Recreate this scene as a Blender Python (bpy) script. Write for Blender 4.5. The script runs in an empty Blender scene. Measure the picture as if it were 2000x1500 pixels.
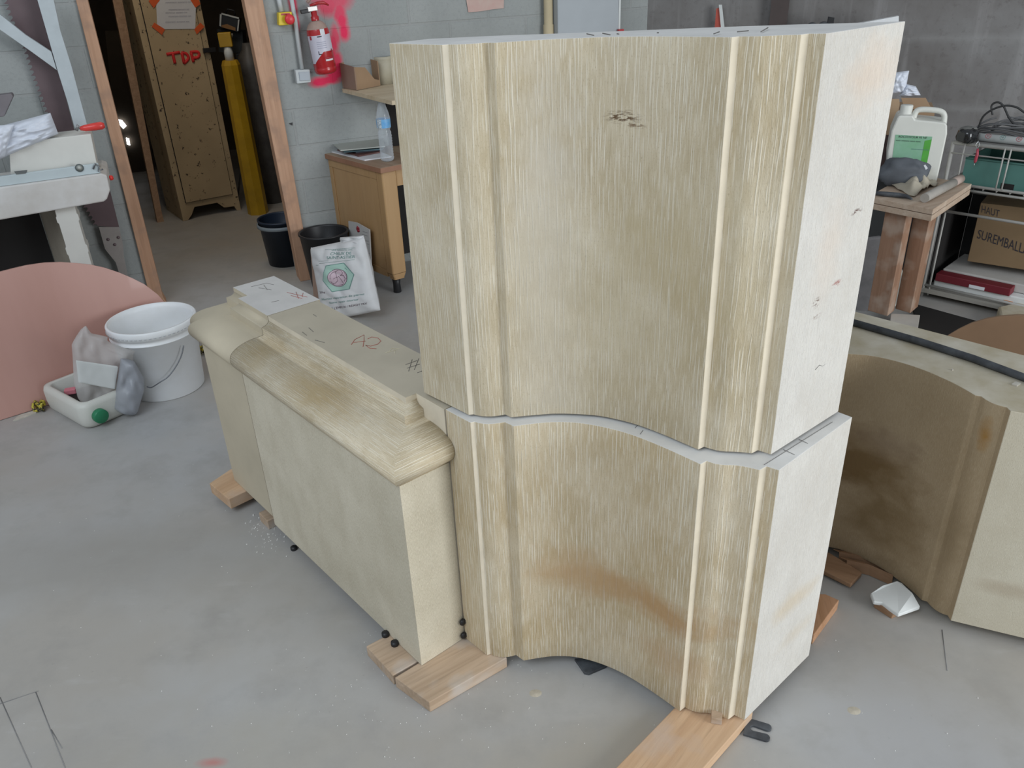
import bpy, math, random
from mathutils import Vector, Matrix, noise as mnoise
random.seed(7)
D = bpy.data
SC = bpy.context.scene
COL = SC.collection
rad = math.radians

# ------------------------------------------------------------------ camera
F_PX = 1581.0; PITCH = rad(27.7); ROLL = rad(-2.45); EYE = 1.6
fw = Vector((0, math.cos(PITCH), -math.sin(PITCH)))
rt0 = Vector((1, 0, 0)); up0 = rt0.cross(fw)
RT = rt0*math.cos(ROLL) + up0*math.sin(ROLL)
UP = up0*math.cos(ROLL) - rt0*math.sin(ROLL)
cam_d = D.cameras.new('camera'); cam = D.objects.new('camera', cam_d); COL.objects.link(cam)
cam_d.sensor_width = 36; cam_d.lens = F_PX/2000*36; cam_d.clip_end = 60; cam_d.clip_start = .05
m = Matrix((RT, UP, -fw)).transposed().to_4x4(); m.translation = Vector((0, 0, EYE))
cam.matrix_world = m
SC.camera = cam

# ------------------------------------------------------------------ view + light
vs = SC.view_settings
vs.view_transform = 'Standard'; vs.look = 'None'; vs.gamma = 1; vs.use_curve_mapping = False
vs.exposure = 0.16
W = D.worlds.new('daylight'); SC.world = W; W.use_nodes = True
bg = W.node_tree.nodes['Background']; bg.inputs[0].default_value = (0.80, 0.86, 0.93, 1); bg.inputs[1].default_value = 0.36

def area(name, loc, target, sx, sy, power, col):
    l = D.lights.new(name, 'AREA'); l.shape = 'RECTANGLE'; l.size = sx; l.size_y = sy
    l.energy = power; l.color = col
    o = D.objects.new(name, l); COL.objects.link(o); o.location = loc
    o.rotation_euler = (Vector(target)-Vector(loc)).to_track_quat('-Z', 'Y').to_euler()
    return o
area('open_workshop_door', (5.2, -1.6, 1.7), (0.3, 1.8, 0.8), 3.2, 2.8, 238, (0.93, 0.97, 1.0))
area('workshop_skylight', (-2.2, -0.8, 3.9), (-0.4, 2.2, 0.2), 3.6, 2.4, 92, (0.82, 0.91, 1.0))
lb = D.lights.new('backroom_fill', 'AREA'); lb.size = .9; lb.energy = 8.5; lb.color = (1.0, .88, .72); lo = D.objects.new('backroom_fill', lb); COL.objects.link(lo); lo.location = (-1.75, 4.95, 2.6)  # added warm fill to brighten the back room, no lamp known there

# ------------------------------------------------------------------ photo geometry helpers (a pixel of the 2000x1500 frame -> a point on a real plane)
EYEV = Vector((0, 0, EYE))
def ray(x, y): return RT*((x-1000)/F_PX) - UP*((y-750)/F_PX) + fw
def Z(x, y, z=0.0):
    d = ray(x, y); return EYEV + d*((z-EYE)/d.z)
class Plane:
    """upright (or leaning) plane through p; s runs along azimuth az, q runs up; n points to the viewer side"""
    def __init__(s, p, az, lean=0):
        s.p = Vector((p[0], p[1], p[2] if len(p) > 2 else 0)); a = rad(az)
        s.s = Vector((math.sin(a), math.cos(a), 0)); s.n = Vector((math.cos(a), -math.sin(a), 0))
        if s.n.dot(EYEV-s.p) < 0: s.n = -s.n
        l = rad(lean)
        s.q = Vector((0, 0, 1))*math.cos(l) - s.n*math.sin(l); s.n = s.n*math.cos(l) + Vector((0, 0, 1))*math.sin(l)
    def px(s, x, y):
        d = ray(x, y); P = EYEV + d*(s.n.dot(s.p-EYEV)/s.n.dot(d)); return ((P-s.p).dot(s.s), (P-s.p).dot(s.q))
    def pt(s, a, b, off=0): return s.p + s.s*a + s.q*b + s.n*off
    def off(s, d): 
        o = Plane.__new__(Plane); o.p = s.p+s.n*d; o.s = s.s; o.n = s.n; o.q = s.q; return o

# ------------------------------------------------------------------ mesh helpers
class MB:
    def __init__(s): s.v = []; s.f = []; s.uv = []; s.mi = []; s.sm = []
    def add(s, vs, fs, mi=0, uvs=None, smooth=False):
        b = len(s.v); s.v += [tuple(v) for v in vs]
        for k, f in enumerate(fs):
            s.f.append([b+i for i in f]); s.mi.append(mi); s.sm.append(smooth)
            s.uv.append(uvs[k] if uvs else None)
        return s
    def prism(s, pts, d, mi=0):
        """pts: list of 3D points of a flat outline, d: extrusion vector"""
        n = len(pts); pts = [Vector(p) for p in pts]; d = Vector(d)
        nn = Vector((0, 0, 0))
        for i in range(n): nn += pts[i].cross(pts[(i+1) % n])
        if nn.dot(d) > 0: pts = pts[::-1]
        vs = pts + [p+d for p in pts]
        fs = [list(range(n)), list(range(2*n-1, n-1, -1))] + [[i, i+n, (i+1) % n+n, (i+1) % n][::1] for i in range(n)]
        return s.add(vs, fs, mi)
    def box(s, c, size, rz=0, mi=0, M=None):
        x, y, z = size[0]/2, size[1]/2, size[2]/2
        R = M if M else Matrix.Rotation(rz, 3, 'Z')
        vs = [Vector(c)+R@Vector((a*x, b*y, e*z)) for a in (-1, 1) for b in (-1, 1) for e in (-1, 1)]
        return s.add(vs, [[0, 1, 3, 2], [4, 6, 7, 5], [0, 4, 5, 1], [2, 3, 7, 6], [0, 2, 6, 4], [1, 5, 7, 3]], mi)
    def tube(s, path, r, n=10, mi=0, cap=True, closed=False):
        P = [Vector(p) for p in path]; m_ = len(P); rs = r if isinstance(r, (list, tuple)) else [r]*m_
        vs = []; prev = None
        for i in range(m_):
            t = (P[(i+1) % m_ if closed else min(i+1, m_-1)] - P[(i-1) % m_ if closed else max(i-1, 0)]).normalized()
            if prev is None:
                a = t.cross(Vector((0, 0, 1))); a = a if a.length > .1 else t.cross(Vector((1, 0, 0)))
            else: a = prev - t*prev.dot(t)
            a.normalize(); prev = a; b = t.cross(a)
            vs += [P[i] + (a*math.cos(2*math.pi*k/n) + b*math.sin(2*math.pi*k/n))*rs[i] for k in range(n)]
        fs = []
        for i in range(m_ if closed else m_-1):
            j = (i+1) % m_
            fs += [[i*n+k, i*n+(k+1) % n, j*n+(k+1) % n, j*n+k] for k in range(n)]
        s.add(vs, fs, mi, smooth=True)
        if cap and not closed:
            b = len(s.v)-m_*n
            s.f.append([b+k for k in range(n)][::-1]); s.mi.append(mi); s.uv.append(None); s.sm.append(False)
            s.f.append([b+(m_-1)*n+k for k in range(n)]); s.mi.append(mi); s.uv.append(None); s.sm.append(False)
        return s
    def lathe(s, prof, c=(0, 0, 0), n=40, mi=0, ax=Vector((0, 0, 1)), sx=1, sy=1):
        c = Vector(c); ax = Vector(ax).normalized()
        a = ax.cross(Vector((0, 0, 1))); a = a.normalized() if a.length > .05 else Vector((1, 0, 0)); b = ax.cross(a)
        vs = [c + ax*h + (a*math.cos(2*math.pi*k/n)*sx + b*math.sin(2*math.pi*k/n)*sy)*r for r, h in prof for k in range(n)]
        fs = []
        for i in range(len(prof)-1):
            fs += [[i*n+k, i*n+(k+1) % n, (i+1)*n+(k+1) % n, (i+1)*n+k] for k in range(n)]
        return s.add(vs, fs, mi, smooth=True)
    def grid(s, fn, nu, nv, mi=0, smooth=True, flip=False, wrap=False):
        vs = [fn(i/nu, j/nv) for j in range(nv+1) for i in range(nu+1)]
        fs = []
        for j in range(nv):
            for i in range(nu):
                q = [j*(nu+1)+i, j*(nu+1)+i+1, (j+1)*(nu+1)+i+1, (j+1)*(nu+1)+i]
                fs.append(q[::-1] if flip else q)
        return s.add(vs, fs, mi, smooth=smooth)
    def build(s, name, mats, parent=None, bevel=0, solid=0, sub=0, label=None, weld=False):
        me = D.meshes.new(name); me.from_pydata(s.v, [], s.f)
        for mt in (mats if isinstance(mats, (list, tuple)) else [mats]): me.materials.append(mt)
        for p, mi, sm in zip(me.polygons, s.mi, s.sm): p.material_index = mi; p.use_smooth = sm
        if any(u is not None for u in s.uv):
            ul = me.uv_layers.new(name='uv')
            for p, u in zip(me.polygons, s.uv):
                for k, li in enumerate(p.loop_indices): ul.data[li].uv = u[k] if u else (me.vertices[p.vertices[k]].co.x, me.vertices[p.vertices[k]].co.y)
        o = D.objects.new(name, me); COL.objects.link(o)
        if parent: o.parent = parent
        if weld:
            w = o.modifiers.new('weld', 'WELD'); w.merge_threshold = 1e-5
        if solid:
            md = o.modifiers.new('solid', 'SOLIDIFY'); md.thickness = solid; md.offset = 0
        if bevel:
            b = o.modifiers.new('bevel', 'BEVEL'); b.width = bevel; b.segments = 2; b.limit_method = 'ANGLE'; b.angle_limit = rad(35)
        if sub:
            b = o.modifiers.new('sub', 'SUBSURF'); b.levels = sub; b.render_levels = sub
        if label: o['label'] = label
        me.update(); return o

def smooth3(P, n=5):
    P = [Vector(p) for p in P]; out = []
    for i in range(len(P)-1):
        p0 = P[max(i-1, 0)]; p1 = P[i]; p2 = P[i+1]; p3 = P[min(i+2, len(P)-1)]
        for k in range(n):
            t = k/n; out.append(.5*((2*p1) + (p2-p0)*t + (2*p0-5*p1+4*p2-p3)*t*t + (3*p1-p0-3*p2+p3)*t**3))
    return out+[P[-1]]
def tag(o, label, cat, group=None, kind=None):
    o['label'] = label; o['category'] = cat
    if group: o['group'] = group
    if kind: o['kind'] = kind
    return o
def thing(name, label, cat, loc=(0, 0, 0), rz=0, group=None):
    o = D.objects.new(name, None); COL.objects.link(o); o.location = loc; o.rotation_euler = (0, 0, rz)
    o.empty_display_size = .1
    return tag(o, label, cat, group)
def world_thing(name, label, cat, base, group=None):
    """Empty at the thing's base; its parts are given in world coordinates and shifted"""
    o = thing(name, label, cat, base, 0, group); return o
def shift(mb, base):
    b = Vector(base); mb.v = [tuple(Vector(v)-b) for v in mb.v]; return mb
def wbuild(mb, name, mat_, parent, **k):
    """mesh given in world coordinates, child of an unrotated Empty"""
    shift(mb, parent.location); return mb.build(name, mat_, parent, **k)
def solo(mb, name, mat_, label, cat, group=None, kind=None, **k):
    lo = [min(v[i] for v in mb.v) for i in range(3)]; hi = [max(v[i] for v in mb.v) for i in range(3)]
    base = Vector(((lo[0]+hi[0])/2, (lo[1]+hi[1])/2, lo[2])); shift(mb, base)
    o = mb.build(name, mat_, None, **k); o.location = base
    return tag(o, label, cat, group, kind) if label else o
def struct(mb, name, mat_, **k):
    o = mb.build(name, mat_, None, **k); o['kind'] = 'structure'; return o
def slab(plane, pts, th, mi=0, off=0, mb=None, raw=()):
    """outline traced on a real plane (pixels, or ('r',s,q) plane coordinates), th metres thick going away from the viewer"""
    mb = mb or MB(); P = []
    for p in pts:
        a, b = (p[1], p[2]) if p[0] == 'r' else plane.px(*p)
        P.append(plane.pt(a, b, off))
    return mb.prism(P, -plane.n*th, mi)
def hslab(z, pts, th, mb=None, mi=0):
    mb = mb or MB(); P = [Z(p[0], p[1], z) if p[0] != 'w' else Vector((p[1], p[2], z)) for p in pts]
    return mb.prism(P, Vector((0, 0, -th)), mi)

# ------------------------------------------------------------------ materials
def nt(name):
    mt = D.materials.new(name); mt.use_nodes = True; t = mt.node_tree
    return mt, t, t.nodes, t.links, t.nodes['Principled BSDF']
def N(t, typ, **kw):
    n = t.nodes.new(typ)
    for k, v in kw.items(): setattr(n, k, v)
    return n
def rgb(c): return (c[0], c[1], c[2], 1)
def s2l(r, g, b):
    f = lambda c: (c/255/12.92) if c/255 <= .04045 else ((c/255+.055)/1.055)**2.4
    return (f(r), f(g), f(b))
def mixc(t, fac, a, b, mode='MIX'):
    n = N(t, 'ShaderNodeMix', data_type='RGBA', blend_type=mode)
    for sock, v in ((n.inputs[0], fac), (n.inputs[6], a), (n.inputs[7], b)):
        if isinstance(v, (int, float)): sock.default_value = v
        elif isinstance(v, tuple): sock.default_value = rgb(v)
        else: t.links.new(v, sock)
    return n.outputs[2]
def mathn(t, op, a, b=0.0, clamp=False):
    n = N(t, 'ShaderNodeMath', operation=op, use_clamp=clamp)
    for sock, v in ((n.inputs[0], a), (n.inputs[1], b)):
        if isinstance(v, (int, float)): sock.default_value = v
        else: t.links.new(v, sock)
    return n.outputs[0]
def noise(t, vec, scale=(1, 1, 1), sc=1.0, detail=2, rough=.5, rot=(0, 0, 0), dist=0):
    mp = N(t, 'ShaderNodeMapping'); mp.inputs['Scale'].default_value = scale; mp.inputs['Rotation'].default_value = rot
    t.links.new(vec, mp.inputs['Vector'])
    n = N(t, 'ShaderNodeTexNoise'); n.inputs['Scale'].default_value = sc; n.inputs['Detail'].default_value = detail
    n.inputs['Roughness'].default_value = rough; n.inputs['Distortion'].default_value = dist
    t.links.new(mp.outputs[0], n.inputs['Vector']); return n.outputs['Fac']
def ramp(t, fac, a, b, lo=0.0, hi=1.0):
    n = N(t, 'ShaderNodeMapRange'); n.clamp = True
    n.inputs['From Min'].default_value = a; n.inputs['From Max'].default_value = b
    n.inputs['To Min'].default_value = lo; n.inputs['To Max'].default_value = hi
    t.links.new(fac, n.inputs['Value']); return n.outputs[0]
def coords(t, kind='Object'): return N(t, 'ShaderNodeTexCoord').outputs[kind]
def bump(t, bs, h, strength=.3, dist=.002):
    n = N(t, 'ShaderNodeBump'); n.inputs['Strength'].default_value = strength; n.inputs['Distance'].default_value = dist
    t.links.new(h, n.inputs['Height']); t.links.new(n.outputs[0], bs.inputs['Normal']); return n
def blob(t, pos, c, r, nz=None, soft=.35):
    """0..1 mask of an ellipsoid around c with radii r, edges broken by noise nz"""
    a = N(t, 'ShaderNodeVectorMath', operation='SUBTRACT'); t.links.new(pos, a.inputs[0]); a.inputs[1].default_value = c
    b = N(t, 'ShaderNodeVectorMath', operation='DIVIDE'); t.links.new(a.outputs[0], b.inputs[0]); b.inputs[1].default_value = r
    l = N(t, 'ShaderNodeVectorMath', operation='LENGTH'); t.links.new(b.outputs[0], l.inputs[0])
    v = l.outputs['Value']
    if nz is not None: v = mathn(t, 'ADD', v, mathn(t, 'MULTIPLY', mathn(t, 'SUBTRACT', nz, .5), 1.6))
    return ramp(t, v, 1.0, 1.0-soft)

def plain(name, c, rough=.6, var=.12, sc=8, bmp=.0, metal=0, spec=.5, c2=None, stretch=(1, 1, 1), rot=0, coat=0):
    mt, t, ns, ls, bs = nt(name); co = coords(t)
    n = noise(t, co, stretch, sc, 4, .6, (0, 0, rot))
    c2 = c2 or tuple(max(0, x*(1-2.2*var)) for x in c)
    ls.new(mixc(t, ramp(t, n, .3, .7), c2, tuple(min(1, x*(1+var*.6)) for x in c)), bs.inputs['Base Color'])
    bs.inputs['Roughness'].default_value = rough; bs.inputs['Metallic'].default_value = metal
    bs.inputs['Specular IOR Level'].default_value = spec; bs.inputs['Coat Weight'].default_value = coat
    if bmp: bump(t, bs, noise(t, co, stretch, sc*6, 3), bmp, .002)
    return mt
def wood(name, c, c2, az=0, sc=40, rough=.65, dirt=None, knots=True, axis='h'):
    """grain runs along azimuth az (horizontal) or along z (axis='v'); coordinates are the mesh's own"""
    mt, t, ns, ls, bs = nt(name); co = coords(t)
    if axis == 'h':
        rz = N(t, 'ShaderNodeVectorRotate', rotation_type='Z_AXIS'); t.links.new(co, rz.inputs['Vector'])
        rz.inputs['Angle'].default_value = rad(az-90); co2 = rz.outputs[0]; st = (.06, 1, 1)
    else: co2 = co; st = (1, 1, .06)
    g = noise(t, co2, st, sc, 4, .6, dist=.6); g2 = noise(t, co2, tuple(v*1 for v in st), sc*4, 2)
    colr = mixc(t, ramp(t, g, .35, .68), c2, c)
    colr = mixc(t, ramp(t, g2, .55, .8, 0, .35), colr, tuple(x*.55 for x in c2))
    if dirt:
        colr = mixc(t, ramp(t, noise(t, co, (1, 1, 1), 9, 3), .52, .68, 0, .75), colr, dirt)
    ls.new(colr, bs.inputs['Base Color']); bs.inputs['Roughness'].default_value = rough
    bump(t, bs, g2, .25, .0015); return mt

def tooled_stone(name, base=(.51, .42, .275), pale=(.90, .83, .68), dark=(.32, .25, .15), stains=(), freq=128, length=9, amount=.49, bm=.6, veins=(), lamt=.8):
    """sawn limestone dressed with a chisel: pale tool lines running along the v direction of the uv map (metres)"""
    mt, t, ns, ls, bs = nt(name); uv = coords(t, 'UV'); co = coords(t)
    big = noise(t, co, (1, 1, 1), 3.2, 3, .6); med = noise(t, co, (1, 1, .5), 14, 3, .6)
    c = mixc(t, ramp(t, big, .35, .68), base, tuple(b*.6+p*.4 for b, p in zip(base, pale)))
    c = mixc(t, ramp(t, med, .45, .75, 0, .45), c, tuple(b*.65+d*.35 for b, d in zip(base, dark)))
    sp = N(t, 'ShaderNodeSeparateXYZ'); t.links.new(uv, sp.inputs[0])
    wob = noise(t, uv, (30, 7, 1), 1, 1)
    def cut(fr_, ph, wid, thr):
        xs = mathn(t, 'ADD', mathn(t, 'MULTIPLY', sp.outputs[0], fr_), mathn(t, 'ADD', mathn(t, 'MULTIPLY', wob, .9), ph))
        cell = mathn(t, 'FLOOR', xs); fr2 = mathn(t, 'SUBTRACT', xs, cell)
        wn = N(t, 'ShaderNodeTexWhiteNoise', noise_dimensions='1D'); t.links.new(mathn(t, 'ADD', cell, ph*3.7), wn.inputs['W'])
        dd = mathn(t, 'ABSOLUTE', mathn(t, 'SUBTRACT', fr2, mathn(t, 'ADD', .3, mathn(t, 'MULTIPLY', wn.outputs[0], .4))))
        cb = N(t, 'ShaderNodeCombineXYZ'); t.links.new(mathn(t, 'MULTIPLY', cell, 7.13), cb.inputs[0]); t.links.new(mathn(t, 'MULTIPLY', sp.outputs[1], length), cb.inputs[1])
        nn = N(t, 'ShaderNodeTexNoise'); nn.inputs['Scale'].default_value = 1; nn.inputs['Detail'].default_value = 1; t.links.new(cb.outputs[0], nn.inputs['Vector'])
        pres = ramp(t, nn.outputs['Fac'], thr, thr+.05)
        return mathn(t, 'MULTIPLY', mathn(t, 'MULTIPLY', ramp(t, dd, wid, wid*.4), pres), ramp(t, wn.outputs[0], 0, 1, .55, 1))
    l1 = mathn(t, 'MAXIMUM', cut(freq, 0, .155, amount), cut(freq*.71, 5.3, .10, amount+.03))
    dk_ = cut(freq*.8, 11.7, .09, amount+.09)
    l2 = noise(t, uv, (freq*2.4, length*2.2, 1), 1, 2, .6)
    pits = noise(t, uv, (520, 190, 1), 1, 2, .6)
    lm = l1
    c = mixc(t, ramp(t, l2, .45, .75, 0, .38), c, pale)
    c = mixc(t, ramp(t, pits, .58, .74, 0, .55), c, dark)
    c = mixc(t, mathn(t, 'MULTIPLY', dk_, .5), c, dark)
    c = mixc(t, mathn(t, 'MULTIPLY', lm, lamt), c, pale)
    nz = noise(t, co, (1, 1, 1.6), 9, 4, .6)
    for ctr, r, col, k in stains:
        c = mixc(t, mathn(t, 'MULTIPLY', blob(t, co, ctr, r, nz, .8), k), c, col)
    fine = noise(t, co, (1, 1, 3), 60, 4, .7)
    for ctr, r, col, k in veins:
        c = mixc(t, mathn(t, 'MULTIPLY', mathn(t, 'MULTIPLY', blob(t, co, ctr, r, nz, .7), ramp(t, fine, .46, .56)), k), c, col)
    ls.new(c, bs.inputs['Base Color']); bs.inputs['Roughness'].default_value = .85; bs.inputs['Specular IOR Level'].default_value = .25
    h = mathn(t, 'ADD', mathn(t, 'MULTIPLY', lm, 1.0), mathn(t, 'ADD', mathn(t, 'MULTIPLY', l2, .8), mathn(t, 'MULTIPLY', pits, -.5)))
    bump(t, bs, h, bm, .0016); return mt

M = {}
M['stone_tall'] = tooled_stone('tooled_limestone_upper', stains=[((.20, .13, 1.10), (.09, .09, .5), (.66, .61, .52), .5), ((.30, .30, .99), (.35, .3, .25), (.50, .41, .24), .35), ((.42, .25, 1.15), (.22, .2, .18), (.52, .43, .26), .3)],
    veins=[((.305, .225, 1.345), (.035, .05, .012), (.10, .05, .02), .9), ((.325, .225, 1.333), (.022, .05, .007), (.14, .07, .03), .8),
           ((.605, .52, 1.165), (.03, .03, .006), (.10, .05, .04), .7), ((.605, .47, 1.03), (.03, .02, .009), (.30, .12, .09), .8), ((.605, .50, 1.045), (.03, .018, .006), (.12, .07, .05), .7),
           ((.605, .415, 1.035), (.03, .016, .012), (.12, .08, .06), .8), ((.605, .55, .95), (.03, .013, .006), (.2, .14, .11), .6)])
M['stone_low'] = tooled_stone('tooled_limestone_lower', base=(.52, .41, .25), stains=[((.42, .24, .30), (.30, .16, .06), (.46, .27, .12), .75), ((.25, .18, .32), (.14, .16, .10), (.52, .35, .19), .55), ((.50, .22, .17), (.16, .14, .06), (.50, .33, .18), .45),
    ((.60, .40, .30), (.2, .2, .04), (.60, .45, .27), .4)])
M['side_pale'] = tooled_stone('pale_sawn_limestone', base=(.60, .57, .515), pale=(.82, .80, .755), dark=(.40, .34, .27), freq=240, length=24, amount=.50, bm=.6, lamt=.6,
    stains=[((.605, .50, 1.40), (.05, .10, .07), (.70, .55, .42), .5), ((.605, .44, 1.12), (.05, .06, .12), (.68, .57, .47), .4), ((.64, .46, .30), (.05, .12, .04), (.60, .50, .36), .6), ((.64, .50, .18), (.05, .1, .03), (.60, .50, .36), .4)],
    veins=[((.607, .515, 1.170), (.03, .022, .006), (.12, .06, .05), .95), ((.607, .485, 1.04), (.03, .022, .008), (.35, .12, .10), .9), ((.607, .42, 1.02), (.03, .014, .012), (.14, .08, .06), .9), ((.607, .43, .99), (.03, .02, .006), (.2, .12, .09), .8)])
M['fillet'] = plain('smooth_cut_limestone', (.74, .66, .52), .85, .05, 20, .1, spec=.2)
M['stone_top'] = plain('sawn_limestone_top', (.70, .69, .665), .8, .06, 10, .12, spec=.3)
M['base_mould'] = tooled_stone('moulding_limestone', stains=[((-.4, -.11, .67), (.28, .06, .05), (.50, .37, .19), .6), ((-.7, -.10, .66), (.12, .08, .05), (.52, .39, .2), .5)], freq=150, length=10, amount=.47)
M['base_face'] = tooled_stone('plinth_limestone', base=(.56, .505, .385), freq=260, length=50, amount=.58, bm=.5, lamt=.4)
M['base_top'] = plain('smooth_top_limestone', (.54, .48, .37), .75, .05, 6, .06, spec=.3)
M['far_stone'] = plain('smooth_limestone', (.58, .51, .38), .75, .05, 5, .05, spec=.3)
M['far_top'] = plain('sawn_pale_top', (.66, .635, .60), .7, .05, 9, .06, spec=.35)
WB = (.30, .18, .07)
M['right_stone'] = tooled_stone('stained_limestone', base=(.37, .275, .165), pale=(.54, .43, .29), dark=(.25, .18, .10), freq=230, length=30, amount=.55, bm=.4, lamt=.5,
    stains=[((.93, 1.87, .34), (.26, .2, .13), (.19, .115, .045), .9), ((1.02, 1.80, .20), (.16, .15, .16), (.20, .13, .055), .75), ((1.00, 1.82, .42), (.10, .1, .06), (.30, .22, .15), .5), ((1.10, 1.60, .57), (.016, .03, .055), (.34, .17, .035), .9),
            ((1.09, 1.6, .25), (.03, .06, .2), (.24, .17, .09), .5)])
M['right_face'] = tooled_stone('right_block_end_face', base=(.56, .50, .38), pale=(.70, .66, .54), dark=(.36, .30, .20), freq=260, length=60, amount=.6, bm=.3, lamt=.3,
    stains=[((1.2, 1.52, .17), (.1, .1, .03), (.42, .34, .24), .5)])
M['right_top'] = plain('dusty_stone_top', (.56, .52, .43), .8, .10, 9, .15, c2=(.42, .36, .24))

def floor_mat():
    mt, t, ns, ls, bs = nt('dusty_concrete'); co = coords(t)
    a = noise(t, co, (1, 1, 1), .9, 5, .6); b = noise(t, co, (1, 1, 1), 5, 5, .65); d = noise(t, co, (1, 1, 1), 60, 4, .7)
    c = mixc(t, ramp(t, a, .38, .62), (.395, .370, .335), (.44, .44, .435))
    c = mixc(t, ramp(t, b, .48, .72, 0, .5), c, (.30, .285, .265))
    c = mixc(t, ramp(t, noise(t, co, (1, 2.5, 1), 7, 4, .6, (0, 0, .6)), .6, .75, 0, .4), c, (.47, .46, .44))
    c = mixc(t, ramp(t, d, .66, .74, 0, .35), c, (.22, .2, .18))
    nz = noise(t, co, (1, 1, 1), 5, 4, .6)
    for ctr, r, col, k in [((-.95, 1.1, 0), (.45, .35, 1), (.35, .32, .27), .55), ((.25, 1.2, 0), (.45, .16, 1), (.40, .36, .29), .6), ((-.6, 1.25, 0), (.3, .22, 1), (.40, .37, .31), .5),
                           ((-1.05, 3.4, 0), (.5, .8, 1), (.36, .31, .26), .5), ((-1.3, 2.0, 0), (.6, .25, 1), (.30, .285, .26), .5), ((-1.35, 5.4, 0), (.8, .9, 1), (.38, .33, .26), .5),
                           ((-.72, 1.25, 0), (.05, .018, 1), (.50, .20, .18), .8), ((.9, 1.15, 0), (.4, .3, 1), (.42, .42, .43), .5)]:
        c = mixc(t, mathn(t, 'MULTIPLY', blob(t, co, ctr, r, nz, .8), k), c, col)
    ls.new(c, bs.inputs['Base Color'])
    ls.new(ramp(t, b, .3, .7, .38, .62), bs.inputs['Roughness']); bs.inputs['Specular IOR Level'].default_value = .45
    bump(t, bs, mathn(t, 'ADD', d, mathn(t, 'MULTIPLY', b, .5)), .12, .002); return mt
M['floor'] = floor_mat()

WALL_AZ = 67.0
FOOT = Z(585, 547, 0)
WP = Plane(FOOT, WALL_AZ)          # the block wall with the doorway
def wall_mat(name, c1, c2, cm, pink=False, bw=.46, bh=.187, mort=.008, off=(0, 0)):
    """concrete block wall, local x along the wall, local z up"""
    mt, t, ns, ls, bs = nt(name); co = coords(t)
    sx = N(t, 'ShaderNodeSeparateXYZ'); t.links.new(co, sx.inputs[0]); cb = N(t, 'ShaderNodeCombineXYZ')
    t.links.new(mathn(t, 'ADD', sx.outputs[0], off[0]), cb.inputs[0]); t.links.new(mathn(t, 'ADD', sx.outputs[2], off[1]), cb.inputs[1])
    br = N(t, 'ShaderNodeTexBrick'); t.links.new(cb.outputs[0], br.inputs['Vector'])
    br.inputs['Scale'].default_value = 1; br.inputs['Brick Width'].default_value = bw; br.inputs['Row Height'].default_value = bh
    br.inputs['Mortar Size'].default_value = mort; br.inputs['Mortar Smooth'].default_value = .4; br.inputs['Bias'].default_value = -.2
    br.inputs['Color1'].default_value = rgb(c1); br.inputs['Color2'].default_value = rgb(c2); br.inputs['Mortar'].default_value = rgb(cm)
    n1 = noise(t, co, (1, 1, 1), 60, 5, .75); n2 = noise(t, co, (1, 1, 1), 2.2, 4, .6)
    c = mixc(t, ramp(t, n1, .5, .75, 0, .4), br.outputs['Color'], tuple(x*.55 for x in c1))
    c = mixc(t, ramp(t, n2, .4, .7, 0, .45), c, tuple(x*.72 for x in c2))
    if pink:
        nz = noise(t, co, (1, 1, 1), 14, 3, .6)
        tot = None
        for (px_, py_, rx, rz, k) in pink:
            s_, q_ = WP.px(px_, py_); mk = mathn(t, 'MULTIPLY', blob(t, co, (s_, 0, q_), (rx*1.45, .2, rz*1.35), mathn(t, 'ADD', mathn(t, 'MULTIPLY', nz, .45), .275), .6), k)
            tot = mk if tot is None else mathn(t, 'MAXIMUM', tot, mk)
        c = mixc(t, tot, c, (.82, .045, .12))
    ls.new(c, bs.inputs['Base Color']); bs.inputs['Roughness'].default_value = .9; bs.inputs['Specular IOR Level'].default_value = .2
    bump(t, bs, mathn(t, 'ADD', mathn(t, 'MULTIPLY', br.outputs['Fac'], -1.5), n1), .5, .004); return mt
PINK = [(572, 10, .018, .09, 1), (577, 38, .016, .06, 1), (650, 2, .09, .05, .75), (622, -4, .05, .04, .6), (663, 25, .032, .06, .85), (672, 60, .028, .05, 1), (655, 70, .022, .06, .8), (650, 95, .022, .05, .7),
        (658, 118, .026, .045, .9), (640, 12, .06, .05, .8), (668, 42, .028, .05, .95), (652, 84, .022, .05, .9), (650, 110, .024, .05, .9), (660, 132, .028, .04, 1), (634, 158, .05, .022, 1), (655, 145, .05, .035, 1), (625, 160, .05, .025, 1), (645, 156, .06, .022, 1)]
M['wall'] = wall_mat('concrete_block_wall', (.37, .385, .375), (.335, .355, .345), (.36, .37, .36), PINK, off=(.12, .002))
M['wall_dim'] = plain('backroom_wall', (.10, .08, .06), .9, .15, 3)
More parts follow.
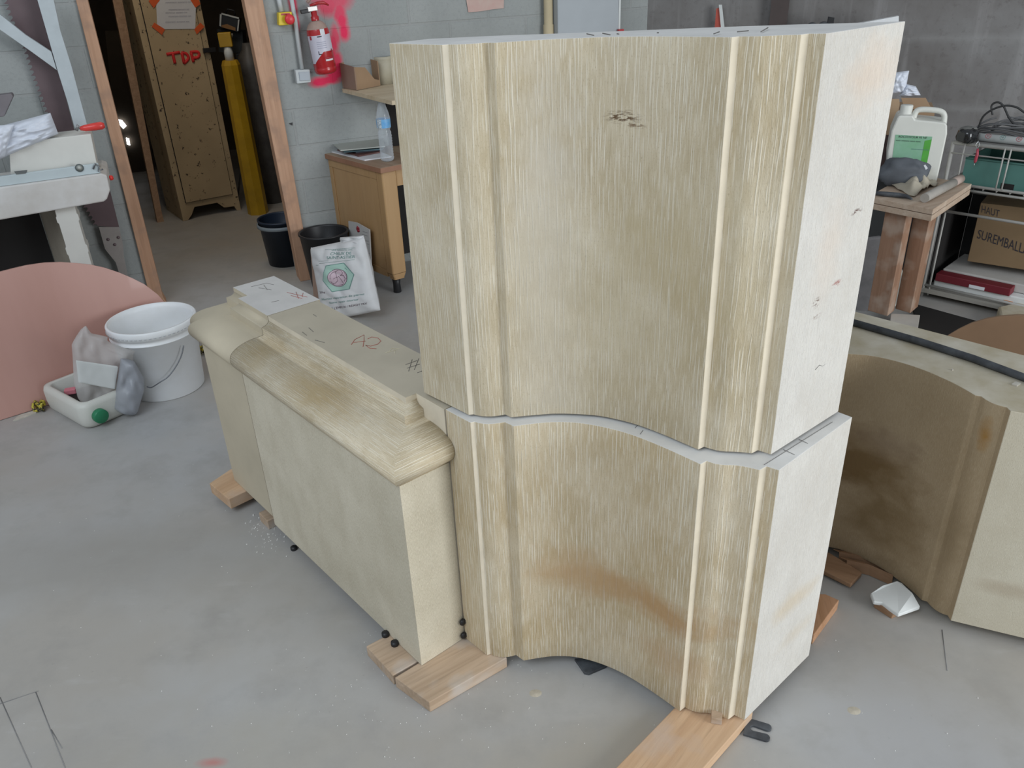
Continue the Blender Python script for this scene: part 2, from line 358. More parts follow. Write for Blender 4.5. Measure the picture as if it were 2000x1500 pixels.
def dark_wall():
    mt, t, ns, ls, bs = nt('stained_shuttered_concrete'); co = coords(t)
    a = noise(t, co, (1, 1, 1), 1.6, 5, .65); dr = noise(t, co, (9, 9, .7), 1, 4, .6); bl = noise(t, co, (1, 1, 1), 26, 4, .7)
    c = mixc(t, ramp(t, a, .35, .68), (.15, .138, .13), (.235, .23, .225))
    c = mixc(t, ramp(t, dr, .54, .70, 0, .55), c, (.33, .32, .315))
    c = mixc(t, ramp(t, bl, .55, .72, 0, .5), c, (.10, .085, .08))
    sx = N(t, 'ShaderNodeSeparateXYZ'); t.links.new(co, sx.inputs[0])
    wv = N(t, 'ShaderNodeMath', operation='PINGPONG'); t.links.new(mathn(t, 'ADD', sx.outputs[2], mathn(t, 'MULTIPLY', a, .05)), wv.inputs[0]); wv.inputs[1].default_value = .19
    c = mixc(t, ramp(t, wv.outputs[0], .03, .0, 0, .25), c, (.33, .33, .32))
    ls.new(c, bs.inputs['Base Color']); bs.inputs['Roughness'].default_value = .9; bump(t, bs, bl, .4, .004); return mt
M['dark_wall'] = dark_wall()
M['jamb'] = wood('doorframe_pine', (.56, .335, .215), (.45, .255, .155), axis='v', sc=30, dirt=(.36, .22, .15))
M['plank'] = wood('pine_plank', (.66, .45, .28), (.54, .34, .20), 42, dirt=(.58, .44, .34))
M['plank_pale'] = wood('dusty_pine_plank', (.60, .45, .32), (.42, .30, .20), 55, sc=30, dirt=(.55, .50, .45))
M['plank_dk'] = wood('brown_plank', (.40, .24, .14), (.29, .165, .09), 120)
M['plank_red'] = wood('reddish_plank', (.50, .28, .16), (.38, .2, .1), 10)
M['steel_w'] = plain('white_painted_metal', (.66, .68, .66), .45, .05, 8)
M['black'] = plain('black_plastic', (.018, .018, .02), .45, .1, 12)
M['blackdust'] = plain('dusty_black_rubber', (.035, .037, .042), .6, .1, 25, c2=(.10, .11, .12))
M['white_pl'] = plain('white_plastic', (.86, .88, .90), .4, .03, 6, c2=(.80, .81, .80))
M['red'] = plain('red_paint', (.45, .015, .02), .3, .05, 5, coat=.4)
M['green'] = plain('green_cap_plastic', (.02, .22, .10), .4, .08, 8)
M['dust'] = plain('dust_coat', (.42, .30, .25), .9, .08, 20)

# ================================================================== SETTING
fl = MB().add([(-7, -3, 0), (7, -3, 0), (7, 12, 0), (-7, 12, 0)], [[0, 1, 2, 3]]); struct(fl, 'floor', M['floor'])
WR = rad(90-WALL_AZ)
s_l = WP.px(318, 578)[0]; s_r = 0.012                  # door opening between the jambs (plane coordinates)
def wallpiece(name, a, b, z0=0, z1=2.9, th=.2, mat_='wall'):
    mb = MB().prism([(a, 0, z0), (b, 0, z0), (b, 0, z1), (a, 0, z1)], (0, th, 0))
    o = struct(mb, name, M[mat_]); o.location = FOOT; o.rotation_euler = (0, 0, WR); return o
JW = .075
wallpiece('wall_left', -4.2, s_l-.03)
wallpiece('wall_back', .012, 2.30)
wallpiece('wall_above_door', s_l-.03, .012, 2.15, 2.9)
# dark concrete wall on the right
c0 = WP.pt(2.30, 0); DP = Plane((c0.x, c0.y), 107)
mb = MB().prism([(0, 0, 0), (4.6, 0, 0), (4.6, 0, 2.9), (0, 0, 2.9)], (0, .2, 0)); o = struct(mb, 'wall_right', M['dark_wall']); o.location = c0; o.rotation_euler = (0, 0, rad(90-107))
# door frame posts
def jamb(name, pts, off):
    mb = slab(WP, pts, .11, off=off); return struct(mb, name, M['jamb'], bevel=.003)
jamb('trim_1', [(473, -10), (510, -10), ('r', .068, 0), ('r', 0, 0)], .03)
jamb('trim_2', [(146, -10), (169, -10), (318, 578), ('r', s_l+.012, 0), ('r', s_l-.055, 0), (292, 578)], .02)
# back room
bk = [Vector((-3.6, 4.35)), Vector((-4.3, 8.2)), Vector((0.2, 8.2)), Vector((0.2, 5.6))]
rm = MB()
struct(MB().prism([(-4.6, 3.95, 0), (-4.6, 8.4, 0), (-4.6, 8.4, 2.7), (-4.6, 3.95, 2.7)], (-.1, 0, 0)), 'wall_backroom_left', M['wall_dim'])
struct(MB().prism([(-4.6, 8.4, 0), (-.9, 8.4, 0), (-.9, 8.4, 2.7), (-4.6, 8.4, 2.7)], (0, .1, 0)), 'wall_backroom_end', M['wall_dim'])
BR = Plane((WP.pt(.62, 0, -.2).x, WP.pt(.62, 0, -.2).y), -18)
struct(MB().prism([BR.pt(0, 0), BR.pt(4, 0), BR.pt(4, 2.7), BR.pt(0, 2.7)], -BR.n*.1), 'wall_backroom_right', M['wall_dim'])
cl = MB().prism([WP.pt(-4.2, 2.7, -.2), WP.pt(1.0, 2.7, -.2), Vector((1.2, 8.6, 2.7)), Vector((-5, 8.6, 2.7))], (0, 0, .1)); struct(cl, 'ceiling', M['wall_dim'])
em, t_, n_, l_, b_ = nt('daylight_glass'); b_.inputs['Emission Color'].default_value = (1, 1, 1, 1); b_.inputs['Emission Strength'].default_value = 4
BW = Plane((-3, 7.6), 75)
struct(slab(BW, [(229, 233), (238, 235), (247, 246), (241, 252), (232, 242)], .01), 'window_1', em)
struct(slab(BW, [(246, 269), (252, 271), (254, 284), (248, 282)], .01), 'window_2', em)
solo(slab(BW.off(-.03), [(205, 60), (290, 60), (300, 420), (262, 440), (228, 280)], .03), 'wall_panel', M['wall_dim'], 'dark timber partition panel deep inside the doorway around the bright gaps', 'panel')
# studs in the back room
SP = Plane((-2.62, 5.75), 60)
solo(slab(SP, [(218, -10), (237, -10), (316, 415), ('r', SP.px(317, 418)[0], 0), ('r', SP.px(304, 420)[0], 0)], .05), 'timber_stud', M['plank_dk'], 'dark brown timber stud standing left of the tall metal locker', 'stud')

# ================================================================== CARVED STONES (frame: x = across the pier, y = into the room, z up)
AZB = 49.8; ORG = Vector((-.15, 1.566, 0)); RZB = -rad(AZB)
def arc(cx, cy, r, a0, a1, n): return [(cx+r*math.cos(rad(a0+(a1-a0)*i/n)), cy+r*math.sin(rad(a0+(a1-a0)*i/n))) for i in range(n+1)]
def curve3(p0, p1, p2, n=8):
    """smooth quadratic curve through control point p1"""
    return [((1-t)**2*p0[0]+2*t*(1-t)*p1[0]+t*t*p2[0], (1-t)**2*p0[1]+2*t*(1-t)*p1[1]+t*t*p2[1]) for t in [i/n for i in range(n+1)]]
def catmull(P, n=4):
    out = []
    for i in range(len(P)-1):
        p0 = P[max(i-1, 0)]; p1 = P[i]; p2 = P[i+1]; p3 = P[min(i+2, len(P)-1)]
        for k in range(n):
            t = k/n
            out.append(tuple(.5*((2*p1[j]) + (-p0[j]+p2[j])*t + (2*p0[j]-5*p1[j]+4*p2[j]-p3[j])*t*t + (-p0[j]+3*p1[j]-3*p2[j]+p3[j])*t**3) for j in (0, 1)))
    return out+[P[-1]]
def pier_block(name, segs, z0, z1, mats, label, parent=None, tilt=None):
    """segs: list of (points, material index, smooth) walked round the plan; side strips are their own faces"""
    mb = MB(); ring = []; L = 0
    NZ = 10
    for pts, mi, sm in segs:
        ring += pts[:-1]
        nn = len(pts); base = len(mb.v)
        xs = [L]
        for i in range(1, nn): xs.append(xs[-1]+math.hypot(pts[i][0]-pts[i-1][0], pts[i][1]-pts[i-1][1]))
        vs = []; 
        for j in range(NZ+1):
            vs += [(p[0], p[1], z0+((tilt(p) if tilt else z1)-z0)*j/NZ) for p in pts]
        fs = []; uvs = []
        for j in range(NZ):
            for i in range(nn-1):
                fs.append([j*nn+i, j*nn+i+1, (j+1)*nn+i+1, (j+1)*nn+i])
                a, b = z0+(z1-z0)*j/NZ, z0+(z1-z0)*(j+1)/NZ
                uvs.append([(xs[i], a), (xs[i+1], a), (xs[i+1], b), (xs[i], b)])
        mb.add(vs, fs, mi, uvs, sm); L = xs[-1]+.37
    n = len(ring)
    mb.add([(p[0], p[1], tilt(p) if tilt else z1) for p in ring], [list(range(n))], len(mats)-1)
    mb.add([(p[0], p[1], z0) for p in ring], [list(range(n))[::-1]], len(mats)-1)
    return mb
def round_edges(P): return P
# plan of the lower block
lo_segs = [
 ([(0, 0), (.085, .003)], 0, False),
 ([(.085, .003), (.088, .012)], 1, False),
 (catmull([(.088, .012), (.101, .016), (.118, .028), (.131, .047)]), 0, True),
 ([(.131, .047), (.135, .057)], 0, False),
 ([(.135, .057), (.162, .059)], 0, False),
 (catmull([(.162, .059), (.184, .096), (.207, .128), (.241, .160), (.285, .185), (.335, .203), (.380, .212), (.425, .2165), (.475, .219), (.526, .220)]), 0, True),
 ([(.526, .220), (.527, .238)], 1, False),
 (catmull([(.527, .238), (.543, .241), (.559, .250), (.574, .264), (.592, .274), (.616, .283)]), 0, True),
 ([(.616, .283), (.618, .303)], 1, False),
 ([(.618, .303), (.642, .308)], 0, False),
 ([(.642, .308), (.638, .588)], 2, False),
 ([(.638, .588), (.56, .588)], 2, False),
 ([(.56, .588), (.10, .26)], 2, False),
 ([(.10, .26), (0, .26)], 2, False),
 ([(0, .26), (0, 0)], 2, False)]
up_pts = dict(a=(-.088, .006), b=(.066, .014))
hi_segs = [
 ([(-.088, .006), (.066, .014)], 0, False),
 ([(.066, .014), (.072, .023)], 1, False),
 (catmull([(.072, .023), (.088, .029), (.106, .044), (.119, .065)]), 0, True),
 ([(.119, .065), (.121, .071)], 0, False),
 ([(.121, .071), (.139, .072)], 0, False),
 (catmull([(.139, .072), (.170, .117), (.201, .156), (.258, .203), (.305, .225), (.355, .239), (.414, .246), (.455, .248), (.497, .250)]), 0, True),
 ([(.497, .250), (.499, .266)], 1, False),
 (catmull([(.499, .266), (.522, .272), (.536, .280), (.550, .292), (.564, .303), (.578, .312)]), 0, True),
 ([(.578, .312), (.580, .330)], 1, False),
 ([(.580, .330), (.606, .335)], 0, False),
 ([(.606, .335), (.611, .578)], 2, False),
 ([(.611, .578), (.530, .530)], 2, False),
 ([(.530, .530), (.46, .499), (.375, .446), (.107, .251), (0, .182)], 2, False),
 ([(0, .182), (-.088, .10)], 2, False),
 ([(-.088, .10), (-.088, .006)], 2, False)]
lower = pier_block('l', lo_segs, .035, .7215, [0]*4, '').build('stone_block', [M['stone_low'], M['fillet'], M['side_pale'], M['stone_top']], None, bevel=.0012, weld=True)
lower.location = ORG; lower.rotation_euler = (0, 0, RZB)
tag(lower, 'lower cream limestone pier block with concave face and orange stains, under the taller block', 'stone block')
UPZ = .728
upper = pier_block('u', hi_segs, UPZ, 1.482, [0]*4, '', tilt=lambda p: 1.469+.0130*(p[0]+.088)/.69).build('stone_block', [M['stone_tall'], M['fillet'], M['side_pale'], M['stone_top']], None, bevel=.0012, weld=True)
upper.location = ORG; upper.rotation_euler = (0, 0, RZB)
tag(upper, 'tall upper limestone pier block with concave tooled face, stacked on top of the other', 'stone block')
def fr(u, v, z=0):
    a = rad(AZB); return Vector((ORG.x+u*math.cos(a)+v*math.sin(a), ORG.y-u*math.sin(a)+v*math.cos(a), z))
for k, (u, v) in enumerate([(.05, .06), (.56, .36), (.50, .52)]):
    mb = MB().box((0, 0, .0032), (.05, .03, .0064)); o = mb.build('shim', M['plank_pale']); o.location = fr(u, v, .7216)
    tag(o, 'thin wooden shim pinched in the joint between the two stacked pier blocks', 'shim', 'thin shims between the two pier blocks')

# moulded base stones
prof = [(0, .035), (0, .20), (0, .40), (0, .580)]
prof_b = catmull([(-.004, .584), (.006, .588), (.019, .600), (.026, .618), (.021, .638), (.004, .652), (-.020, .661), (-.045, .6655), (-.062, .666)], 3)
prof_c = [(-.084, .667), (-.084, .690)]
prof_d = catmull([(-.084, .690), (-.098, .694), (-.106, .701), (-.109, .711), (-.108, .720)], 3)
def sweep(mb, path, profile, mi, smooth, zoff=0, lengthwise=True, L0=0, mv=None):
    """mitred sweep; outward is the left side of the path"""
    npth = len(path); dirs = []
    for i in range(npth-1):
        d = Vector((path[i+1][0]-path[i][0], path[i+1][1]-path[i][1])).normalized(); dirs.append(d)
    nl = [Vector((-d.y, d.x)) for d in dirs]
    rows = []
    for i in range(npth):
        if i == 0: mvec = nl[0]
        elif i == npth-1: mvec = nl[-1]
        else:
            a, b = nl[i-1], nl[i]; mvec = (a+b)/(1+a.dot(b))
        if mv: mvec = Vector(mv[i])
        rows.append([(path[i][0]+mvec.x*d, path[i][1]+mvec.y*d, z+zoff) for d, z in profile])
    ls_ = [0]
    for j in range(1, len(profile)): ls_.append(ls_[-1]+math.hypot(profile[j][0]-profile[j-1][0], profile[j][1]-profile[j-1][1]))
    for i in range(npth-1):
        n = len(profile); seg = math.hypot(path[i+1][0]-path[i][0], path[i+1][1]-path[i][1])
        vs = rows[i]+rows[i+1]; fs = []; uvs = []
        for j in range(n-1):
            fs.append([j, n+j, n+j+1, j+1])
            A, B = L0+ls_[j], L0+ls_[j+1]
            q = [(A, i*3.3), (A, i*3.3+seg), (B, i*3.3+seg), (B, i*3.3)]
            uvs.append(q if lengthwise else [(y_, x_) for x_, y_ in q])
        # outward faces: orientation fixed below by recalculating normals
        mb.add(vs, fs, mi, uvs, smooth)
def cap_end(mb, pt, nrm_out, profile, inner, mi, zoff=0):
    vs = [(pt[0]+nrm_out[0]*d, pt[1]+nrm_out[1]*d, z+zoff) for d, z in profile] + [(pt[0]+nrm_out[0]*inner, pt[1]+nrm_out[1]*inner, profile[-1][1]+zoff-.001), (pt[0]+nrm_out[0]*inner, pt[1]+nrm_out[1]*inner, profile[0][1]+zoff)]
    mb.add(vs, [list(range(len(vs)))], mi)
import bmesh
def fix_normals(o):
    bm = bmesh.new(); bm.from_mesh(o.data); bmesh.ops.remove_doubles(bm, verts=bm.verts, dist=1e-5)
    bmesh.ops.recalc_face_normals(bm, faces=bm.faces); bm.to_mesh(o.data); bm.free()
def base_stone(path, body, z0, mats, label, mv=None):
    mb = MB()
    pf = [(0, z0)]+prof[1:]
    sweep(mb, path, pf, 0, False, lengthwise=False, mv=mv)
    sweep(mb, path, [(0, .580), (-.006, .583)], 1, False, mv=mv)
    sweep(mb, path, [(-.006, .583)]+prof_b[1:], 1, True, mv=mv)
    sweep(mb, path, [prof_b[-1], prof_c[0]], 1, False, mv=mv)
    sweep(mb, path, prof_c, 1, False, L0=.3, mv=mv)
    sweep(mb, path, prof_d, 1, True, L0=.4, mv=mv)
    full = pf+[(-.006, .583)]+prof_b[1:]+[prof_c[0], prof_c[1]]+prof_d[1:]
    full2 = full+[(-.112, .715), (-.112, z0)]
    sweep(mb, path, [full[-1], (-.112, .7195)], 2, False, mv=mv)
    d0 = Vector((path[1][0]-path[0][0], path[1][1]-path[0][1])).normalized(); d1 = Vector((path[-1][0]-path[-2][0], path[-1][1]-path[-2][1])).normalized()
    for p, d in ((path[0], d0), (path[-1], d1)):
        nl = (-d.y, d.x)
        mb.add([(p[0]+nl[0]*a, p[1]+nl[1]*a, z) for a, z in full2], [list(range(len(full2)))], 0)
    n = len(body)
    mb.add([(x, y, .7200) for x, y in body]+[(x, y, z0) for x, y in body], [list(range(n)), list(range(2*n-1, n-1, -1))], 2)
    mb.add([(x, y, .7200) for x, y in body]+[(x, y, z0) for x, y in body], [[i, (i+1) % n, (i+1) % n+n, i+n] for i in range(n)], 3)
    o = mb.build('moulded_stone', mats); fix_normals(o)
    o.location = ORG; o.rotation_euler = (0, 0, RZB)
    return tag(o, label, 'stone block')
near = base_stone([(-.003, -.001), (-.003, -.138), (-.803, -.138)],
    [(-.803, -.0302), (-.1112, -.0302), (-.1112, -.0005), (-.0045, -.0005), (-.0045, .130), (-.803, .130)], .035,
    [M['base_face'], M['base_mould'], M['base_top'], M['fillet']], 'long moulded limestone base with half-round moulding on the floor, marked A2 in red')
far = base_stone([(-.806, -.138), (-1.090, -.138), (-1.090, -.108), (-1.157, -.108), (-1.157, .02)],
    [(-.806, -.0302), (-.806, .140), (-1.104, .140), (-1.104, .0002), (-1.0018, .0002), (-1.0018, -.0302)], .065,
    [M['far_stone'], M['far_stone'], M['far_top'], M['far_stone']], 'short smooth limestone base with stepped end, behind the one marked A2', mv=[(0, -1), (-.82, -1), (-.82, -1), (-.5, -1), (-.5, 0)])

# marks written on the stones -------------------------------------------------
def pen(path_px, z, w, mat_, name, parent, th=.0006):
    for ps in path_px:
        mb = MB()
        P = [Z(x, y, z+.0006) for x, y in ps]
        inv = Matrix.Translation(parent.location) @ Matrix.Rotation(parent.rotation_euler.z, 4, 'Z'); inv = inv.inverted()
        mb.tube([inv@p for p in P], w, 5); mb.build(name, mat_, parent)
M['redpen'] = plain('red_crayon', (.48, .13, .10), .8, .1, 40)
M['pencil'] = plain('pencil_grey', (.16, .15, .14), .8, .1, 40)
M['chalk'] = plain('chalk_pale', (.78, .72, .52), .8, .1, 40)
pen([[(686, 673), (693, 663), (711, 654), (711, 664), (709, 677)], [(690, 669), (714, 666)], [(718, 662), (726, 658), (738, 660), (744, 666), (738, 672), (724, 676), (714, 674), (722, 680), (735, 681)]], .720, .0007, M['redpen'], 'crayon_mark', near)
pen([[(752, 689), (775, 683)], [(760, 687), (765, 680), (781, 681)], [(770, 683), (772, 691)]], .720, .0006, M['chalk'], 'chalk_mark', near)
pen([[(792, 712), (815, 704)], [(795, 719), (820, 711)], [(805, 702), (798, 725)], [(818, 700), (809, 722)], [(815, 728), (826, 724)]], .720, .0006, M['pencil'], 'pencil_mark', near)
pen([[(603, 640), (612, 648)], [(590, 648), (599, 655)], [(615, 664), (634, 669)], [(612, 614), (618, 618)]], .720, .0006, M['pencil'], 'pencil_mark', near)
pen([[(560, 571), (600, 580)], [(568, 577), (590, 583)], [(578, 570), (583, 583)], [(592, 572), (590, 580)]], .720, .0007, M['redpen'], 'crayon_mark', far)
pen([[(490, 560), (520, 553), (535, 556)], [(505, 562), (530, 566)], [(515, 556), (522, 566)], [(530, 590), (545, 587)]], .720, .0005, M['pencil'], 'pencil_mark', far)
pen([[(1146, 66), (1160, 69)], [(1177, 65), (1192, 68)], [(1394, 66), (1405, 62)], [(1486, 62), (1500, 54)], [(1440, 62), (1462, 60)], [(1205, 66), (1209, 66.5)], [(1283, 64), (1287, 64)]], 1.482, .0009, M['pencil'], 'pencil_mark', upper)
pen([[(1492, 908), (1600, 840), (1626, 824)], [(1560, 858), (1578, 866)], [(1530, 878), (1552, 888)], [(1247, 828), (1240, 836)], [(1256, 840), (1250, 848)]], .7215, .0005, M['pencil'], 'pencil_mark', lower)
# long hairline on the bright side of the tall block
DPs = Plane(fr(.6085, .335), AZB)
mb = MB(); mb.tube([fr(0, 0)*0 + DPs.pt(*DPs.px(x, y), .0002) for x, y in [(1592, 722), (1600, 713), (1606, 715), (1616, 708), (1624, 708), (1633, 701)]], .0007, 4)
inv = (Matrix.Translation(upper.location) @ Matrix.Rotation(RZB, 4, 'Z')).inverted(); mb.v = [tuple(inv@Vector(v)) for v in mb.v]
mb.build('crack', M['pencil'], upper)

# right stone block (world plan)
rp = [([(.665, 1.905), (.74, 1.905), (.80, 1.900), (.874, 1.881), (.930, 1.863), (.979, 1.826), (1.020, 1.776), (1.051, 1.717), (1.067, 1.675), (1.077, 1.637)], 0, True),
      ([(1.077, 1.637), (1.088, 1.631)], 0, False), ([(1.088, 1.631), (1.090, 1.615)], 0, False),
      ([(1.090, 1.615), (1.096, 1.598), (1.106, 1.585), (1.117, 1.577)], 0, True), ([(1.117, 1.577), (1.116, 1.559)], 0, False),
      ([(1.116, 1.559), (1.56, 1.350)], 1, False), ([(1.56, 1.350), (1.66, 1.45)], 1, False), ([(1.66, 1.45), (.83, 2.335)], 1, False), ([(.83, 2.335), (.665, 2.17)], 1, False), ([(.665, 2.17), (.665, 1.905)], 1, False)]
c_ = Vector((1.1, 1.8, 0))
rp2 = [(catmull(p, 4) if sm else p, mi, sm) for p, mi, sm in rp]
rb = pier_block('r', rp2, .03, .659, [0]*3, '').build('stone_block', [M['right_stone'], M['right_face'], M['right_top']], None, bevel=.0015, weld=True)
tag(rb, 'brown-stained limestone block with a curved face at the right edge, black tube on top', 'stone block')
# black tube on it
tube = MB().tube([Z(1640, 622, .668), Z(1800, 668, .669), Z(1900, 700, .669), Z(2010, 741, .668), Z(2110, 778, .668)], .0095, 14)
solo(tube, 'black_tube', M['blackdust'], 'long black plastic tube lying along the top of the right stone block', 'tube')
M['chip'] = plain('stone_chip', (.62, .58, .50), .8, .1, 30)
for k, (x, y, w_, lab) in enumerate([(1985, 750, .02, 'thin stone flake beside the black tube on the right stone block'), (1860, 722, .005, 'tiny pale chip left of the black tube middle on the right block')]):
    mb = MB().box((0, 0, 0), (w_, w_*.6, .003)); o = mb.build('stone_chip', M['chip']); o.location = Z(x, y, .6605); o.rotation_euler = (0, 0, .6+k)
    tag(o, lab, 'stone chip')

# ================================================================== SLATS, SHIMS, DEBRIS ON THE FLOOR
def plank(pts, z, th, mat_, label, cat='plank', name='wooden_plank', **k):
    return solo(hslab(z, pts, th), name, mat_, label, cat, bevel=.002, **k)
A_, B_, C_2, D_2 = Z(1308, 1385, .03), Z(1455, 1408, .03), Z(1375, 1500, .03), Z(1215, 1500, .03)
dirn = (Z(1375, 1500, .03)-Z(1462, 1400, .03)).normalized(); 
p1 = Z(1462, 1400, .03)-dirn*.02; p2 = p1+dirn*.62; wv = (Z(1300, 1400, .03)-Z(1462, 1400, .03)); wv = (wv-dirn*wv.dot(dirn)); 
mb = MB().prism([p1, p2, p2+wv, p1+wv], (0, 0, -.0295)); solo(mb, 'wooden_plank', M['plank'], 'broad pale pine plank running out from under the front corner of the pier', 'plank', bevel=.002)
plank([(771, 1323), (838, 1372), (990, 1284), (918, 1232), (840, 1281)], .034, .034, M['plank_pale'], 'pine plank with a knot under the left corner of the pier block')
plank([(715, 1262), (767, 1319), (838, 1279), (785, 1225)], .0335, .0335, M['plank_pale'], 'short grooved grey plank end under the near corner of the long base')
plank([(409, 944), (447, 975), (500, 950), (452, 915)], .064, .040, M['plank'], 'square pine offcut under the far end of the stone bases')
plank([(505, 1001), (522, 1018), (560, 1000), (540, 985)], .034, .034, M['plank_pale'], 'small pale wood sliver under the joint of the two bases')
plank([(1580, 1160), (1612, 1160), (1639, 1172), (1590, 1240), (1560, 1230)], .033, .033, M['plank_red'], 'reddish plank end sticking out behind the pier')
plank([(1600, 1085), (1618, 1078), (1684, 1118), (1662, 1141), (1600, 1110)], .022, .014, M['plank_dk'], 'short brown board on the floor between the pier and the right block')
mb = MB().box((0, 0, .009), (.024, .036, .018)); o = mb.build('wood_wedge', M['plank_pale'], bevel=.001); o.location = Z(1399, 1402, .031); o.rotation_euler = (0, 0, -.25)
tag(o, 'tiny square wood wedge on the broad pine plank under the pier', 'wedge')
# curled veneer strips
for ps, lab in (([(1640, 1082), (1700, 1094), (1735, 1110), (1741, 1124)], 'thin curled veneer strip nearest the stained block'), ([(1655, 1098), (1700, 1108), (1745, 1128)], 'brown curled bark strip in front of the thin veneer')):
    P = [Z(x, y, .03) for x, y in ps]; mb = MB(); n = len(P)
    mb.add([(p.x, p.y, .002) for p in P]+[(p.x, p.y+.004, .034) for p in P], [[i, i+1, n+i+1, n+i] for i in range(n-1)])
    mb.add([(p.x, p.y+.004, .034) for p in P]+[(p.x-.01, p.y+.022, .030) for p in P], [[i, i+1, n+i+1, n+i] for i in range(n-1)])
    solo(mb, 'veneer_strip', M['plank_dk'], lab, 'wood strip', solid=.002)
# white foam piece and grey block
M['foam'] = plain('white_foam_sheet', (.80, .82, .80), .6, .03, 8)
fp = [(1702, 1150), (1724, 1143), (1752, 1134), (1762, 1138), (1782, 1160), (1800, 1176), (1757, 1191), (1740, 1180), (1725, 1169), (1708, 1166)]
mb = MB(); P = [Z(x, y, .045) for x, y in fp]; mb.prism([(p.x, p.y, .030+.015*(i in (1, 2, 3, 4))) for i, p in enumerate(P)], (0, 0, -.012))
solo(mb, 'foam_piece', M['foam'], 'broken white foam sheet lying against the foot of the right stone block', 'foam piece', bevel=.003)
solo(hslab(.022, [(1708, 1174), (1744, 1197), (1762, 1188), (1722, 1168)], .022), 'stone_offcut', M['plank_dk'], 'small grey-brown offcut under the broken white foam sheet', 'offcut', bevel=.002)
# horseshoe shims and black shims
def fork(x, y, rz, s=1, tilt=0, z=.004, label='', th=.006, name='horseshoe_shim'):
    L, Wd, g, r = .075*s, .060*s, .018*s, .012*s
    pts = [(0, 0), (L*.30, 0)]
    out = [(-L*.45, -Wd/2)] + [(L*.5-r+r*math.sin(a), -Wd/2+r-r*math.cos(a)) for a in [i*math.pi/8 for i in range(9)]]
    out += [(-L*.12+g/2*0-g/2*math.sin(a), -g/2*math.cos(a)) for a in [i*math.pi/8 for i in range(9)]]
    out += [(L*.5-r+r*math.sin(a), Wd/2-r-r*math.cos(a)) for a in [i*math.pi/8 for i in range(9)]] + [(-L*.45, Wd/2)]
    mb = MB().prism([(a, b, th) for a, b in out], (0, 0, -th)); o = mb.build(name, M['blackdust'], bevel=.0008)
    o.location = Z(x, y, 0)+Vector((0, 0, z)); o.rotation_euler = (tilt, 0, rz); return tag(o, label, 'shim')
fork(1478, 1428, rad(-24), .82, label='black plastic horseshoe shim on the floor beside the broad pine plank', z=.001)
solo(hslab(.008, [(1122, 1286), (1141, 1313), (1150, 1315), (1185, 1300), (1160, 1283)], .008), 'rubber_pad', M['blackdust'], 'flat black rubber corner pad peeking from under the concave pier face', 'pad', bevel=.001)
for (x, y, lab) in [(904, 1215, 'black rubber plug in the joint, upper of the two beside the pier'), (906, 1241, 'black rubber plug in the joint, lower of the two beside the pier')]:
    mb = MB().lathe([(0, -.004), (.008, -.004), (.010, 0), (.008, .004), (0, .004)], n=18, ax=(1, 0, .0)); o = mb.build('rubber_plug', M['black'])
    P_ = Plane(fr(-.0045, -.006), -40.2); o.location = P_.pt(*P_.px(x, y)); o.rotation_euler = (0, 0, RZB); tag(o, lab, 'plug')
for (x, y, lab) in [(753, 1239, 'black round rubber shim on the grooved plank, farther one'), (771, 1257, 'black round rubber shim on the grooved plank, nearer one'), (574, 1071, 'black rubber shim under the middle of the long base')]:
    h0 = 0 if x == 574 else .0335
    mb = MB().lathe([(0, 0), (.010, 0), (.0105, .003), (.010, .010), (.004, .012), (0, .012)], n=18); o = mb.build('rubber_shim', M['black']); o.location = Z(x, y, h0+.004); o.location.z = h0; tag(o, lab, 'shim')
# scattered dust crumbs: uncountable
mb = MB(); random.seed(3)
for k in range(420):
    if k < 200: x, y = random.gauss(840, 190), random.gauss(1330, 90)
    elif k < 330: x, y = random.uniform(20, 1950), random.uniform(900, 1490)
    else: x, y = random.gauss(520, 26), random.gauss(1035, 22)
    if 520 < x < 1600 and y < 1405-(1455-x)*.25 and not (k >= 330) : 
        if y < 1290+max(0, (x-1000)*.28): continue
    p = Z(x, y, 0); r = random.uniform(.0004, .0011) if k < 330 else random.uniform(.0008, .002)
    if p.length > 3: continue
    mb.box((p.x, p.y, r*.5), (r*2, r*1.6, r), random.uniform(0, 3))
tag(mb.build('stone_crumbs', plain('white_crumbs', (.85, .84, .8), .8, .05, 10)), 'tiny white stone crumbs scattered over the concrete floor in front', 'stone crumbs', kind='stuff')
# floor scratches
mb = MB()
for ps in [[(0, 1362), (62, 1500)], [(70, 1352), (128, 1500)], [(0, 1375), (75, 1350)], [(100, 1425), (122, 1462)], [(1500, 1150), (1508, 1210)], [(1840, 1230), (1850, 1310)], [(1270, 1200), (1300, 1260)]]:
    mb.tube([Z(x, y, 0) for x, y in ps], .0012, 5)
tag(mb.build('floor_scratches', plain('scratch_grey', (.24, .235, .23), .9, .1, 30)), 'faint dark ruled scratches in the concrete at the bottom left', 'scratches', kind='stuff')

M['spot'] = plain('dried_mortar', (.52, .47, .38), .9, .1, 60)
for x, y, r_, lab in ((1046, 1354, .012, 'dried mortar smear on the floor in front of the concave pier face'), (1668, 1388, .012, 'dried mortar splash on the floor right of the horseshoe shim')):
    mb = MB().lathe([(0, .0012), (r_*.7, .001), (r_, 0)], n=14, sx=1.3); o = mb.build('mortar_smear', M['spot']); o.location = Z(x, y, 0); tag(o, lab, 'smear')

